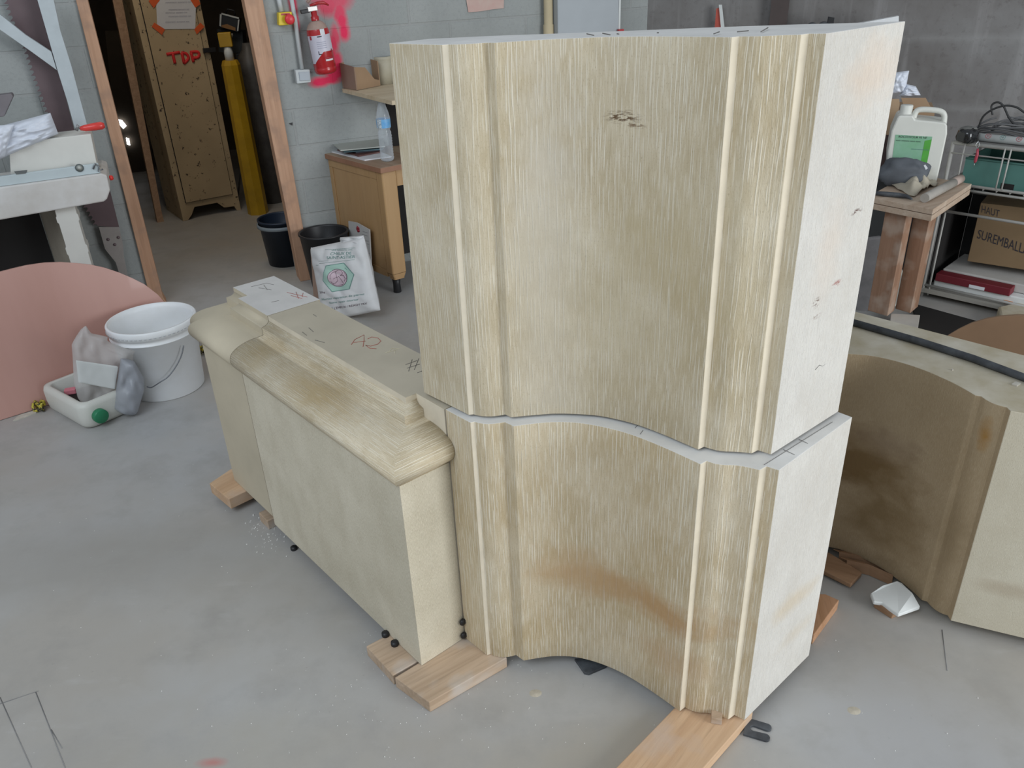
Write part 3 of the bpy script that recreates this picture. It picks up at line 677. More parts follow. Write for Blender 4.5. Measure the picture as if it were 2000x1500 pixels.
# ================================================================== LETTERING
def text_verts(txt, ext=0.0):
    cu = D.curves.new('t', 'FONT'); cu.body = txt; cu.resolution_u = 3; ob = D.objects.new('t', cu); COL.objects.link(ob)
    dg = bpy.context.evaluated_depsgraph_get(); me = D.meshes.new_from_object(ob.evaluated_get(dg))
    vs_ = [tuple(v.co) for v in me.vertices]; fs_ = [list(p.vertices) for p in me.polygons]
    D.objects.remove(ob); D.curves.remove(cu); D.meshes.remove(me); return vs_, fs_
def lettering(txt, fn, name, mat_, parent, slant=0):
    """fn maps (0..1 along the word, 0..1 up) to a world point on the surface"""
    vs_, fs_ = text_verts(txt)
    x0 = min(v[0] for v in vs_); x1 = max(v[0] for v in vs_); y0 = min(v[1] for v in vs_); y1 = max(v[1] for v in vs_)
    mb = MB(); P = [fn((v[0]-x0)/(x1-x0), (v[1]-y0)/(y1-y0)) for v in vs_]
    inv = parent_inv(parent); mb.add([inv@p for p in P], fs_); return mb.build(name, mat_, parent)
def parent_inv(p): return (Matrix.Translation(p.location) @ Matrix.Rotation(p.rotation_euler.z, 4, 'Z')).inverted()
def quad_px(plane, tl, tr, br, bl, off=.001):
    """lettering frame from four photo pixels on a plane"""
    Q = [plane.pt(*plane.px(*p), off) for p in (tl, tr, br, bl)]
    return lambda u, v: (Q[3]*(1-u)+Q[2]*u)*(1-v) + (Q[0]*(1-u)+Q[1]*u)*v

def pmesh(mb, name, mat_, parent, **k):
    inv = parent_inv(parent); mb.v = [tuple(inv@Vector(v)) for v in mb.v]; return mb.build(name, mat_, parent, **k)
def root(name, label, cat, base, group=None): return thing(name, label, cat, tuple(base), 0, group)
def nzv(p, sc, amp, seed=0): 
    return mnoise.noise(Vector(p)*sc+Vector((seed*7.3, seed*3.1, seed)))*amp
def pillow(Q, n, depth, amp=.01, nsc=9, seed=0, nu=26, nv=30, back=None, edge=.5, crease=0):
    """soft bag: four corner points Q = tl,tr,br,bl; n = outward direction"""
    Q = [Vector(q) for q in Q]; n = Vector(n)
    def srf(sgn):
        def f(u, v):
            P = (Q[3]*(1-u)+Q[2]*u)*(1-v) + (Q[0]*(1-u)+Q[1]*u)*v
            b = (max(0, 1-(2*u-1)**4)**edge)*(max(0, 1-(2*v-1)**4)**edge)
            d = depth*b*(1 if sgn > 0 else (back if back is not None else 1))
            w = nzv((u*3, v*3.4, sgn), nsc/9*1.2, amp, seed)*b
            if crease: w += abs(nzv((u*4+v*2, v*5, 2), nsc/9, crease, seed+3))*b
            return P + n*(sgn*d+w)
        return f
    mb = MB(); mb.grid(srf(1), nu, nv); mb.grid(srf(-1), nu, nv, flip=True); return mb, srf(1)

# ================================================================== DOORWAY ROOM
M['locker'] = None
def chipped(name, c, chip, sc=22, thr=.66, rough=.6):
    mt, t, ns, ls, bs = nt(name); co = coords(t)
    a = noise(t, co, (1, 1, 1), sc, 5, .75); b = noise(t, co, (1, 1, 1), 3, 3)
    cc = mixc(t, ramp(t, b, .35, .7), tuple(x*.8 for x in c), c)
    cc = mixc(t, ramp(t, mathn(t, 'ADD', a, mathn(t, 'MULTIPLY', b, .12)), thr, thr+.03), cc, chip)
    ls.new(cc, bs.inputs['Base Color']); bs.inputs['Roughness'].default_value = rough; return mt
M['locker'] = chipped('chipped_cream_paint', (.56, .42, .25), (.06, .04, .025), 26, .665)
M['dark'] = plain('dark_gap', (.012, .010, .009), .8, .1, 5)
M['paper'] = plain('white_paper', (.74, .74, .77), .7, .03, 10)
M['tape_o'] = plain('orange_tape', (.80, .13, .03), .5, .05, 10)
LP = Plane(Z(358, 432, 0), 55)
lk = root('metal_locker', 'tall cream metal locker with chipped paint, red letters TDP and a taped notice', 'locker', LP.p)
a0, b0 = LP.px(358, 432); wL = LP.px(471, 411)[0]
mb = slab(LP, [('r', 0, 0), ('r', .035, 0), ('r', .07, .035), ('r', .10, .085), ('r', wL*.62, .085), ('r', wL*.72, .04), ('r', wL*.9, .035), ('r', wL-.03, 0), ('r', wL, 0), ('r', wL, 1.78), ('r', 0, 1.78)], .02)
mb.prism([LP.pt(0, 0, -.0205), LP.pt(.02, 0, -.0205), LP.pt(.02, 1.78, -.0205), LP.pt(0, 1.78, -.0205)], -LP.n*.40)
mb.prism([LP.pt(.0205, .09, -.0205), LP.pt(wL, .09, -.0205), LP.pt(wL, 1.78, -.0205), LP.pt(.0205, 1.78, -.0205)], -LP.n*.40)
pmesh(mb, 'body', M['locker'], lk, bevel=.002)
mb = slab(LP, [('r', .042, .125), ('r', wL-.04, .125), ('r', wL-.04, 1.74), ('r', .042, 1.74)], .002, off=.0055); pmesh(mb, 'door_gap', M['dark'], lk)
mb = slab(LP, [('r', .046, .129), ('r', wL-.044, .129), ('r', wL-.044, 1.736), ('r', .046, 1.736)], .004, off=.012); pmesh(mb, 'door', M['locker'], lk, bevel=.001)
mb = slab(LP, [(394, 94), (418, 92), (419, 101), (395, 103)], .02, off=.034); pmesh(mb, 'latch', M['black'], lk, bevel=.002)
LPo = LP.off(.0125)
M['redbrush'] = plain('red_brush_paint', (.80, .03, .03), .6, .1, 30)
for st in ([(324, 106), (350, 102)], [(336, 104), (341, 124)], [(354, 103), (359, 124)], [(353, 103), (363, 105), (367, 114), (358, 124)], [(372, 102), (377, 121)], [(370, 102), (384, 101), (388, 106), (385, 112), (374, 113)]):
    pmesh(MB().tube(smooth3([LP.pt(*LP.px(x, y), .0105) for x, y in st], 4), .0105, 8), 'painted_stroke', M['redbrush'], lk)
nr = solo(slab(LP, [(303, -14), (382, -14), (380, 56), (306, 57)], .001, off=.0155), 'paper_notice', M['paper'], 'white paper notice taped to the cream locker door', 'notice')
for i, y in enumerate([4, 18, 24, 31, 42]):
    lettering('mmmmmm mmmmm mm', quad_px(LP, (322+(i % 2)*6, y), (372-(i % 3)*4, y-1), (372-(i % 3)*4, y+1.8), (322+(i % 2)*6, y+2.8), .017), 'printed_line', plain('ink_faint%d' % i, (.40, .40, .46), .8, .02, 5), nr)
for k, q in enumerate([[(289, 2), (303, -12), (311, 0), (299, 16)], [(368, -4), (384, -8), (390, 8), (380, 15)], [(295, 52), (300, 44), (321, 57), (315, 68)], [(378, 57), (390, 44), (398, 52), (383, 67)]]):
    solo(slab(LP, q, .0006, off=.0165), 'tape_strip', M['tape_o'], ['orange tape strip at the upper left corner of the notice', 'orange tape strip at the upper right corner of the notice', 'orange tape strip at the lower left corner of the notice', 'orange tape strip at the lower right corner of the notice'][k], 'tape', 'tape strips holding the notice')
# yellow octagonal cover
M['yellow'] = plain('yellow_plastic', (.52, .30, .012), .45, .12, 8)
yc = Z(500, 421, 0)+Vector((0, .07, 0))
yr = root('gas_bottle_cover', 'tall yellow octagonal gas bottle cover beside the cream locker', 'gas bottle cover', yc)
mb = MB(); R_ = .066
for z0, z1, r0, r1 in ((0, 1.03, .074, .062), (1.03, 1.06, .062, .05)):
    v0 = [(yc.x+r0*math.cos(math.pi/4*k+.3), yc.y+r0*math.sin(math.pi/4*k+.3), z0) for k in range(8)]; v1 = [(yc.x+r1*math.cos(math.pi/4*k+.3), yc.y+r1*math.sin(math.pi/4*k+.3), z1) for k in range(8)]
    mb.add(v0+v1, [[k, (k+1) % 8, 8+(k+1) % 8, 8+k] for k in range(8)]+([list(range(8, 16))] if z1 > 1.05 else []))
pmesh(mb, 'cover', M['yellow'], yr)
mb = MB().lathe([(0, 0), (.03, 0), (.03, .05), (.022, .09), (0, .09)], (yc.x, yc.y, 1.06), n=16); pmesh(mb, 'valve', M['steel_w'], yr)
mb = MB().box((yc.x-.005, yc.y, 1.19), (.085, .06, .09), .2); pmesh(mb, 'cap', M['yellow'], yr, bevel=.005)
gb = Z(520, 410, 0)+Vector((0, .25, 0))
mb = MB().lathe([(0, 0), (.085, 0), (.085, .98), (.075, 1.05), (.04, 1.10), (.03, 1.14), (0, 1.14)], (gb.x, gb.y, 0), n=24); solo(mb, 'gas_bottle', plain('dull_grey_steel', (.13, .12, .11), .5, .2, 9), 'dull grey gas bottle standing behind the yellow cover', 'gas bottle')
# things on the shelf deep in the doorway
QP = Plane((-1.62, 6.45), 82)
def qs(px_, th, name, mat_, lab, cat, off=0, **k): return solo(slab(QP, px_, th, off=off), name, mat_, lab, cat, **k)
qs([(448, 158), (520, 153), (524, 163), (449, 168)], .30, 'shelf_board', M['plank_dk'], 'brown shelf board in the dark room behind the right door post', 'shelf', .02)
qs([(459, 106), (512, 100), (520, 152), (464, 157)], .16, 'black_crate', M['black'], 'black crate with a pale rim on the dark room shelf', 'crate', -.02, bevel=.004)
qs([(420, 58), (470, 63), (474, 106), (424, 104)], .2, 'dark_cabinet', plain('dark_green_cabinet', (.03, .035, .035), .6, .1, 6), 'dark cabinet under the portable lamp in the doorway room', 'cabinet', -.08)
lm = root('work_lamp', 'small framed work lamp with a handle on the dark cabinet in the back room', 'lamp', QP.pt(*QP.px(448, 60)))
pmesh(slab(QP, [(428, 26), (469, 36), (466, 64), (427, 53)], .08, off=0), 'housing', M['black'], lm, bevel=.004)
for q in ([(433, 25), (467, 34), (467, 37), (433, 28)], [(430, 28), (433.5, 28), (432, 52), (429, 50)], [(465.5, 38), (468, 38), (466, 60), (463.5, 60)]):
    pmesh(slab(QP, q, .01, off=.012), 'frame_bar', M['steel_w'], lm)
pmesh(slab(QP, [(433, 49), (444, 47), (460, 54), (460, 60), (433, 53)], .01, off=.006), 'reflector', plain('amber_lens', (.35, .17, .05), .4, .1, 9), lm)
P_ = [QP.pt(*QP.px(x, y), -.03) for x, y in ((440, 27), (443, 18), (456, 21), (458, 31))]; pmesh(MB().tube(P_, .006, 8), 'handle', M['black'], lm)
jz = QP.px(452, 88); jp = QP.pt(jz[0], jz[1], .06)
mb = MB().lathe([(0, 0), (.020, 0), (.022, .05), (.034, .065), (.034, .08), (0, .08)], jp, n=18); solo(mb, 'small_jar', plain('cream_jar', (.45, .40, .30), .5, .05, 6), 'small cream jar with a wide lid below the work lamp', 'jar')
for k, (xa, ya, xb, yb) in enumerate([(486, 182, 478, 262), (495, 178, 494, 300), (502, 270, 494, 330)]):
    P_ = [QP.pt(*QP.px(x, y), .03) for x, y in ((xa, ya), (xb, yb))]; d_ = (P_[1]-P_[0]).normalized(); P_[1] = P_[0]+d_*(P_[0].z-.01)/max(.2, -d_.z)
    solo(MB().tube(P_, .006, 8), 'steel_rod', plain('rod_grey%d' % k, (.2, .2, .2), .4, .1, 8), ['thin steel rod leaning under the shelf, nearest the yellow cover', 'thin steel rod in the middle under the dark room shelf', 'short steel rod by the door post under the shelf'][k], 'rod')
solo(slab(QP, [(510, 330), (528, 385), (534, 420), ('r', QP.px(534, 420)[0], 0), ('r', QP.px(508, 400)[0], 0)], .03, off=.1), 'leaning_board', plain('faded_yellow_board', (.38, .33, .2), .7, .1, 6), 'pale yellow board leaning in the shadow right of the yellow cover', 'board')

# ================================================================== LEFT: FIREPLACE MANTEL, SAW, TABLE TOP
M['plaster'] = plain('white_limestone_mantel', (.66, .65, .63), .8, .05, 7, .15, c2=(.55, .52, .48))
M['plaster2'] = plain('cream_limestone', (.70, .69, .64), .75, .04, 5, .08)
ML = WP.off(.45)
zt = ML.px(205, 338)
mt_ = root('fireplace_surround', 'white limestone fireplace surround with a thick mantel slab and moulded jamb', 'fireplace', ML.pt(ML.px(180, 510)[0], 0))
sL = ML.px(0, 400)[0]-.35; zl = ML.px(0, 366)[1]; zb = ML.px(0, 430)[1]
mb = slab(ML, [('r', sL, zl), (0, 366), (198, 339), (209, 343), (215, 372), (209, 389), (203, 394), (0, 430), ('r', sL, zb)], .34); pmesh(mb, 'mantel_shelf', M['plaster'], mt_, bevel=.006)
sj0, zj0 = ML.px(105, 411); sj1, _ = ML.px(145, 404)
sc_ = [(0, 0), (.0, -.055), (.004, -.060), (.004, -.085), (-.001, -.090), (-.001, -.20), (.004, -.206), (.004, -.235), (.000, -.240), (-.001, -zj0)]
pts = [('r', sj1+dx, zj0+.02+dz) for dx, dz in sc_]; pts[0] = ('r', sj1, zj0+.018); pts[-1] = ('r', sj1-.002, 0)
pts += [('r', sj0+.002, 0)] + [('r', sj0-dx, zj0+.02+dz) for dx, dz in sc_[::-1][1:]]
pts[-1] = ('r', sj0, zj0-.008)
mb = slab(ML, pts, .10, off=-.03); pmesh(mb, 'jamb', M['plaster2'], mt_, bevel=.003)
s5 = ML.px(58, 420)[0]
mb = MB().prism([ML.pt(sj0-.004, 0, -.14), ML.pt(sj0-.004, zj0-.012, -.14), ML.pt(s5, zj0-.03, -.33), ML.pt(s5, 0, -.33)], (.006, 0, 0)); pmesh(mb, 'inner_cheek', plain('brownish_cream_cheek', (.34, .30, .24), .85, .12, 4), mt_)  # brownish cream inner side, darker than the jamb
mb = slab(ML, [('r', sL, 0), ('r', s5-.003, 0), ('r', s5-.003, zj0-.06), ('r', sL, zj0-.10)], .01, off=-.325); pmesh(mb, 'hearth_shade', M['dark'], mt_)  # black sheet stands for the darkness of the hearth opening
mb = slab(ML, [('r', sj1+.03, 0), ('r', sj1+.14, 0), ('r', sj1+.10, .26), ('r', sj1+.04, .30), ('r', sj1+.015, .30)], .08, off=-.14)
solo(mb, 'curved_stone', plain('grey_buff_stone', (.40, .38, .35), .85, .06, 6), 'rounded buff stone piece on the floor right of the fireplace jamb', 'stone')
TP = WP.off(.40)
def topz(a): 
    s0, q0 = ML.px(0, 366); s1, q1 = ML.px(198, 339); return q0+(q1-q0)*(a-s0)/(s1-s0)
wb_l, wb_r = ML.px(0, 345)[0]-.25, ML.px(192, 340)[0]
wt_l = ML.px(20, 283)[1]; wt_r = ML.px(178, 265)[1]
solo(slab(ML, [('r', ML.px(12, 340)[0], topz(ML.px(12, 340)[0])+.001), ('r', wb_r, topz(wb_r)+.001), (177, 266), (14, 285)], .17, off=-.06), 'limestone_block', M['plaster2'], 'pale cream limestone block lying on the mantel behind the spirit level', 'stone block', bevel=.003)
lv = root('spirit_level', 'pale metal spirit level lying along the front of the white mantel', 'spirit level', ML.pt(*ML.px(100, 352), -.02))
a_l, a_r = ML.px(0, 355)[0]-.2, ML.px(194, 330)[0]
hl = .042
M['level'] = plain('pale_blue_metal', (.60, .68, .70), .4, .04, 6, metal=.2)
pmesh(slab(ML, [('r', a_l, topz(a_l)+.001), ('r', a_r, topz(a_r)+.001), ('r', a_r, topz(a_r)+hl), ('r', a_l, topz(a_l)+hl)], .022, off=-.015), 'body', M['level'], lv, bevel=.001)
for px_, r_ in (((155, 329), .013),):
    s_, q_ = ML.px(*px_); pmesh(MB().lathe([(0, 0), (r_*1.35, 0), (r_*1.35, .003), (r_, .0035), (0, .0035)], ML.pt(s_, q_, -.0145), ax=ML.n, n=24), 'vial_ring', plain('dark_ring', (.1, .12, .12), .5, .05, 5), lv)
    pmesh(MB().lathe([(0, 0), (r_, 0), (0, .001)], ML.pt(s_, q_, -.0105), ax=ML.n, n=24), 'vial', plain('vial_grey', (.5, .52, .48), .3, .05, 5), lv)
pmesh(slab(ML, [(27, 336), (53, 333), (52, 338), (49, 340), (31, 342)], .002, off=-.0125), 'slot', plain('slot_dark', (.14, .15, .15), .5, .05, 5), lv)
mb = MB(); P_ = [ML.pt(*ML.px(x, y), -.008) for x, y in ((182, 331), (186, 320), (194, 326), (192, 335), (201, 331))]; solo(mb.tube(P_, .004, 8), 'wire_clip', plain('dull_steel', (.25, .26, .27), .35, .1, 9, metal=.7), 'bent steel clip at the right end of the spirit level', 'clip')
# white bag on the mantel
M['film'] = plain('white_plastic_film', (.74, .77, .84), .35, .05, 5, c2=(.62, .66, .74))
mb, _ = pillow([ML.pt(*ML.px(x, y), -.09) for x, y in ((-40, 262), (96, 226), (112, 268), (-30, 330))], ML.n, .055, .012, 14, 2, crease=.022)
solo(mb, 'plastic_bag', M['film'], 'crumpled white plastic bag lying on the pale block at the left edge', 'bag')
mb, _ = pillow([ML.pt(*ML.px(x, y), -.03) for x, y in ((-40, 250), (26, 245), (8, 308), (-40, 330))], ML.n, .018, .010, 12, 5, crease=.015)
solo(mb, 'plastic_bag', M['film'], 'white plastic flap hanging down at the far left over the mantel', 'bag')
solo(slab(ML, [(-30, 196), (16, 190), (20, 196), (2, 236), (-30, 240)], .06, off=-.13), 'slate_wedge', plain('purple_grey_slate', (.20, .18, .19), .7, .08, 8), 'purple-grey slate wedge above the white bag at the left edge', 'stone', bevel=.003)
# clamp with red handle
cp = root('bar_clamp', 'red clamp handle sticking out beside the pale block on the mantel', 'clamp', ML.pt(*ML.px(180, 262), -.2))
P_ = [ML.pt(*ML.px(x, y), -.10) for x, y in ((155, 258), (165, 257), (185, 254), (198, 252), (204, 251))]
pmesh(MB().tube(P_, [.008, .014, .017, .017, .010], 12), 'handle', plain('translucent_red', (.75, .06, .05), .25, .1, 20), cp)
P_ = [ML.pt(*ML.px(x, y), -.10) for x, y in ((148, 262), (151, 252), (156, 258))]; pmesh(MB().tube(P_, .007, 8), 'screw', plain('grey_metal_clamp', (.3, .3, .3), .4, .1, 8, metal=.6), cp)
s_, q_ = ML.px(215, 352); mb = MB().lathe([(0, 0), (.011, .002), (.012, .012), (.006, .018), (0, .018)], ML.pt(s_-.004, q_, -.05), ax=ML.s, n=16); solo(mb, 'red_plug', plain('red_plastic', (.75, .04, .03), .35, .05, 8), 'small red plug on the right end of the mantel slab', 'plug')
# two-man saw
SW = WP.off(.05); M['saw'] = plain('rusty_saw_steel', (.135, .095, .10), .45, .1, 5, c2=(.10, .065, .07))
def teeth(plane, P, n, depth, side):
    out = []; Q = [Vector(plane.px(*p)) for p in P]; L = [0]
    for i in range(1, len(Q)): L.append(L[-1]+(Q[i]-Q[i-1]).length)
    for k in range(n):
        for f, d in ((0, 0), (.5, depth), (.62, 0)):
            l = L[-1]*(k+f)/n; i = max(j for j in range(len(Q)-1) if L[j] <= l+1e-9); t = (l-L[i])/(L[i+1]-L[i]); d2 = (Q[i+1]-Q[i]).normalized()
            p = Q[i].lerp(Q[i+1], t)+Vector((-d2.y, d2.x))*d*side; out.append(('r', p.x, p.y))
    out.append(('r', Q[-1].x, Q[-1].y)); return out
sw = root('crosscut_saw', 'long rusty two-man crosscut saw leaning on the block wall behind the pale frame', 'saw', SW.pt(SW.px(245, 540)[0], .0))
tp = teeth(SW, [(10, -10), (25, 35), (50, 92), (66, 140), (80, 180), (97, 228), (112, 262), (135, 330), (168, 402), (190, 441)], 46, .016, -1)
mb = slab(SW, tp+[(233, 445), (215, 372), (147, 262), (118, 150), (102, 95), (88, 40), (74, -10)], .002); pmesh(mb, 'blade', M['saw'], sw)
hs = [(193, 443), (233, 443), (240, 478), (242, 500), (256, 570), (243, 570), (226, 512), (205, 486)]
pmesh(slab(SW, hs, .006, off=.007), 'handle_bracket', plain('dusty_steel_plate', (.33, .30, .28), .5, .08, 12), sw, bevel=.001)
for x, y in ((211, 467), (231, 463), (224, 477)):
    s_, q_ = SW.px(x, y); pmesh(MB().lathe([(0, 0), (.008, 0), (.006, .004), (0, .005)], SW.pt(s_, q_, .0075), ax=SW.n, n=14), 'rivet', M['saw'], sw)
# pale wooden frame in front of the saw
M['palewood'] = plain('pale_blue_painted_wood', (.50, .55, .57), .7, .06, 9, .1)
FP = WP.off(.16); wf = root('timber_trestle', 'pale blue painted wooden frame with a diagonal brace at the upper left', 'frame', FP.pt(*FP.px(160, 256)))
pmesh(slab(FP, [(70, -10), (103, -10), (118, 60), (140, 130), (172, 251), (148, 259), (132, 200), (112, 137), (96, 80)], .035), 'upright', M['palewood'], wf, bevel=.002)
pmesh(slab(FP, [(-20, 16), (0, 28), (50, 68), (100, 101), (111, 137), (60, 100), (-20, 44)], .03, off=.004), 'diagonal_brace', M['palewood'], wf, bevel=.002)

# pinkish half-round table top
M['ply'] = plain('pinkish_veneer', (.56, .32, .27), .38, .10, 3, spec=.5, stretch=(1, 1, .12), c2=(.50, .27, .22), coat=.12)
TT = Plane(Z(0, 822, 0), 51, 9)
tp_ = [(-120, 600), (-90, 575), (-60, 556), (-30, 542), (0, 531), (27, 524), (53, 518), (88, 513), (120, 512), (150, 514), (178, 517), (205, 523), (232, 532), (258, 543), (282, 555), (308, 575), (334, 605), (350, 628), (364, 655)]
solo(slab(TT, tp_+[('r', TT.px(364, 655)[0]+.03, 0.002), ('r', TT.px(-60, 800)[0]-.1, .002)], .018), 'round_tabletop', M['ply'], 'large pink-brown round table top leaning upright at the left', 'table top', bevel=.001)
solo(hslab(.004, [(25, 821), (38, 810), (75, 800), (70, 806), (35, 819)], .004), 'veneer_chip', M['chip'], 'thin broken veneer chip at the foot of the pink table top', 'wood chip')

# white bucket
bc = Vector((-1.503, 3.168, 0)); bk_ = root('plastic_bucket', 'white plastic bucket with a wire handle beside the pink table top', 'bucket', bc)
mb = MB().lathe([(0, 0), (.146, 0), (.150, .004), (.168, .262), (.176, .264), (.176, .268), (.170, .270), (.170, .285), (.178, .287), (.180, .320), (.176, .325), (.170, .325), (.168, .30), (.166, .27), (.148, .02), (0, .016)], bc, n=64)
pmesh(mb, 'body', M['white_pl'], bk_)
def bpt(th, z, r=.186): return Vector((bc.x+r*math.cos(rad(th)), bc.y+r*math.sin(rad(th)), z))
vw = math.degrees(math.atan2(-bc.y, -bc.x))
P_ = [bpt(vw+50-i*9.6, .275-.125*math.sin(math.pi*(.02+i/11*.80)), .184) for i in range(11)][::-1]
P_ = [bpt(vw-28, .090, .176), bpt(vw-22, .085, .176), bpt(vw-10, .105, .180), bpt(vw+2, .125, .182), bpt(vw+14, .160, .184), bpt(vw+24, .200, .187), bpt(vw+30, .238, .188)]
pmesh(MB().tube(smooth3(P_), .0026, 8), 'wire_handle', plain('handle_wire', (.25, .26, .28), .35, .05, 9, metal=.7), bk_)
mb = MB()
for k in range(60):
    a = 6*k; p = bpt(a, .300, .180); mb.box(p, (.004, .009, .003), rad(a))
o = pmesh(mb, 'rim_notches', plain('rim_shadow_grey', (.50, .51, .52), .5, .05, 9), bk_); o['kind'] = 'stuff'
# cut jerrycan
cn = Vector((-1.69, 2.785, 0)); ex = Vector((-.78, .625, 0)).normalized(); ey = Vector((.625, .78, 0)).normalized()
Lc, Wc, Hc = .345, .215, .115
jc = root('cut_jerrycan', 'white jerrycan cut open lengthwise, green cap, lying on the floor by the bucket', 'jerrycan', cn+ex*Lc/2+ey*Wc/2)
def rrect(L, W_, r, n=6, taper=0.0):
    P = []
    for cx, cy, a0 in ((L-r, W_-r, 0), (r, W_-r, 90), (r, r, 180), (L-r, r, 270)):
        P += [(cx+r*math.cos(rad(a0+90*i/n)), cy+r*math.sin(rad(a0+90*i/n))) for i in range(n+1)]
    return P
mb = MB(); rings = []
for ins, z in ((.030, 0.0), (.012, .006), (.004, .02), (0, .05), (0, Hc-.02), (.005, Hc-.004), (.022, Hc), (.030, Hc-.004), (.030, .012)):
    P = rrect(Lc-2*ins, Wc-2*ins, .045-ins*.5); rings.append([cn+ex*(x+ins)+ey*(y+ins)+Vector((0, 0, z)) for x, y in P])
n = len(rings[0]); mb.add([p for r in rings for p in r], [[i*n+k, i*n+(k+1) % n, (i+1)*n+(k+1) % n, (i+1)*n+k] for i in range(len(rings)-1) for k in range(n)], smooth=True)
mb.add(rings[0], [list(range(n))]); mb.add(rings[-1], [list(range(n))])
M['hdpe'] = plain('milky_plastic', (.70, .70, .64), .45, .04, 5); pmesh(mb, 'body', M['hdpe'], jc)
capc = cn+ex*.000+ey*.062+Vector((0, 0, .052))
pmesh(MB().lathe([(0, -.03), (.026, -.03), (.026, 0), (0, 0)], capc, ax=-ex, n=24), 'neck', M['hdpe'], jc)
pmesh(MB().lathe([(.027, -.002), (.029, 0), (.029, .022), (.026, .025), (0, .025)], capc, ax=-ex, n=24), 'screw_cap', M['green'], jc)
cont = cn+ex*Lc*.62+ey*Wc*.5
mb = MB().box(cont+Vector((0, 0, .045)), (.14, .12, .05), .6); solo(mb, 'dark_scraps', M['dark'], 'dark scraps inside the cut white jerrycan', 'scraps', bevel=.01)
mb = MB().box(cont+ex*.03+ey*-.03+Vector((0, 0, .082)), (.045, .03, .022), .3); solo(mb, 'pink_sponge', plain('pink_sponge', (.75, .25, .30), .8, .1, 20), 'small pink scrap in the cut white jerrycan', 'sponge', bevel=.004)
# yellow strap knots
for x, y, z, lab in ((80, 801, 0, 'yellow and black strap knot left of the cut jerrycan'), (396, 690, 0, 'yellow and black strap loop between the bucket and the stone base')):
    c = Z(x, y, 0)+Vector((0, 0, .022)); P_ = [c+Vector((.022*math.cos(a*1.3), .02*math.sin(a), .016*math.sin(a*2.1))) for a in [i*.5 for i in range(26)]]
    solo(MB().tube(P_, .0055, 8), 'strap_knot', chipped('yellow_black_strap%d' % x, (.62, .52, .06), (.03, .03, .02), 60, .56), lab, 'strap')
# translucent plastic bags
def film(name, c, alpha):
    mt, t, ns, ls, bs = nt(name); out = [n for n in ns if n.type == 'OUTPUT_MATERIAL'][0]
    bs.inputs['Base Color'].default_value = rgb(c); bs.inputs['Roughness'].default_value = .3
    tr = N(t, 'ShaderNodeBsdfTransparent'); mx = N(t, 'ShaderNodeMixShader'); mx.inputs[0].default_value = alpha
    ls.new(tr.outputs[0], mx.inputs[1]); ls.new(bs.outputs[0], mx.inputs[2]); ls.new(mx.outputs[0], out.inputs[0]); return mt
BG = Plane(cn+ex*.08+ey*.12, 62, 4)
jagg = [(142, 700), (140, 672), (150, 655), (160, 640), (168, 636), (178, 652), (192, 654), (213, 659), (208, 667), (240, 678), (268, 681), (258, 712), (246, 745), (232, 772), (214, 800), (196, 812), (170, 800), (152, 778), (144, 745)]
def crumple(plane, pts, off, amp, seed, nm, mat_, depth=.03, parent=None, cols=22):
    """bag outline filled with a puckered double sheet"""
    Q = [Vector(plane.px(*p)) for p in pts]; ys = [q.y for q in Q]; y0, y1 = min(ys), max(ys)
    def span(y):
        xs = []
        for i in range(len(Q)):
            a, b = Q[i], Q[(i+1) % len(Q)]
            if (a.y-y)*(b.y-y) <= 0 and abs(a.y-b.y) > 1e-9: xs.append(a.x+(b.x-a.x)*(y-a.y)/(b.y-a.y))
        return (min(xs), max(xs)) if xs else (Q[0].x, Q[0].x)
    def f(sg):
        def g(u, v):
            y = y0+(y1-y0)*min(max(v, .004), .996); a, b = span(y); b_ = (max(0, 1-(2*u-1)**4))**.5*(max(0, 1-(2*v-1)**6))**.5
            x = a+(b-a)*u; w = abs(nzv((x*18, y*9, seed), 1, amp, seed))+nzv((x*34, y*22, seed), 1, amp*.5, seed)
            return plane.pt(x, y, off+sg*depth*b_+w*b_)
        return g
    mb = MB(); mb.grid(f(1), cols, 30); mb.grid(f(-1), cols, 30, flip=True); return mb
br_ = root('clear_plastic_bag', 'torn clear plastic bag with a white label band standing in the cut jerrycan', 'bag', BG.p)
pmesh(crumple(BG, jagg, 0, .03, 1, '', None, .03), 'film', film('clear_film', (.72, .70, .68), .5), br_)
pmesh(crumple(BG, [(147, 694), (228, 706), (222, 750), (152, 737)], .064, .004, 1, '', None, .003), 'label_band', film('white_label_film', (.74, .76, .74), .9), br_)
BG2 = Plane(Z(258, 811, 0), 62, 6)
solo(crumple(BG2, [(236, 700), (262, 705), (281, 738), (282, 762), (270, 800), (264, 809), (240, 806), (222, 798), (228, 750)], .0, .03, 7, '', None, .04), 'clear_plastic_bag', film('grey_clear_film', (.42, .44, .48), .7), 'greyish clear plastic bag on the floor between cut jerrycan and bucket', 'bag')

# ================================================================== BLOCK WALL: SWITCHES, EXTINGUISHER, SHELF
M['pvc'] = plain('grey_white_pvc', (.55, .58, .58), .45, .04, 8)
def wtube(pts, r, name, mat_, lab, cat, off=.02): return solo(MB().tube([WP.pt(*WP.px(x, y), off) for x, y in pts], r, 12), name, mat_, lab, cat)
wtube([(541, -12), (548, 22)], .012, 'conduit', M['pvc'], 'short grey conduit above the yellow emergency stop box', 'conduit')
wtube([(566, -12), (575, 38), (588, 134)], .011, 'conduit', M['pvc'], 'long grey conduit running down to the white switch box', 'conduit')
es = root('emergency_stop', 'yellow emergency stop box with red mushroom button on the block wall', 'switch', WP.pt(*WP.px(553, 48), .03))
pmesh(slab(WP, [(540, 24), (566, 22), (568, 47), (541, 49)], .055, off=.057), 'box', plain('yellow_switch', (.80, .60, .03), .4, .05, 8), es, bevel=.004)
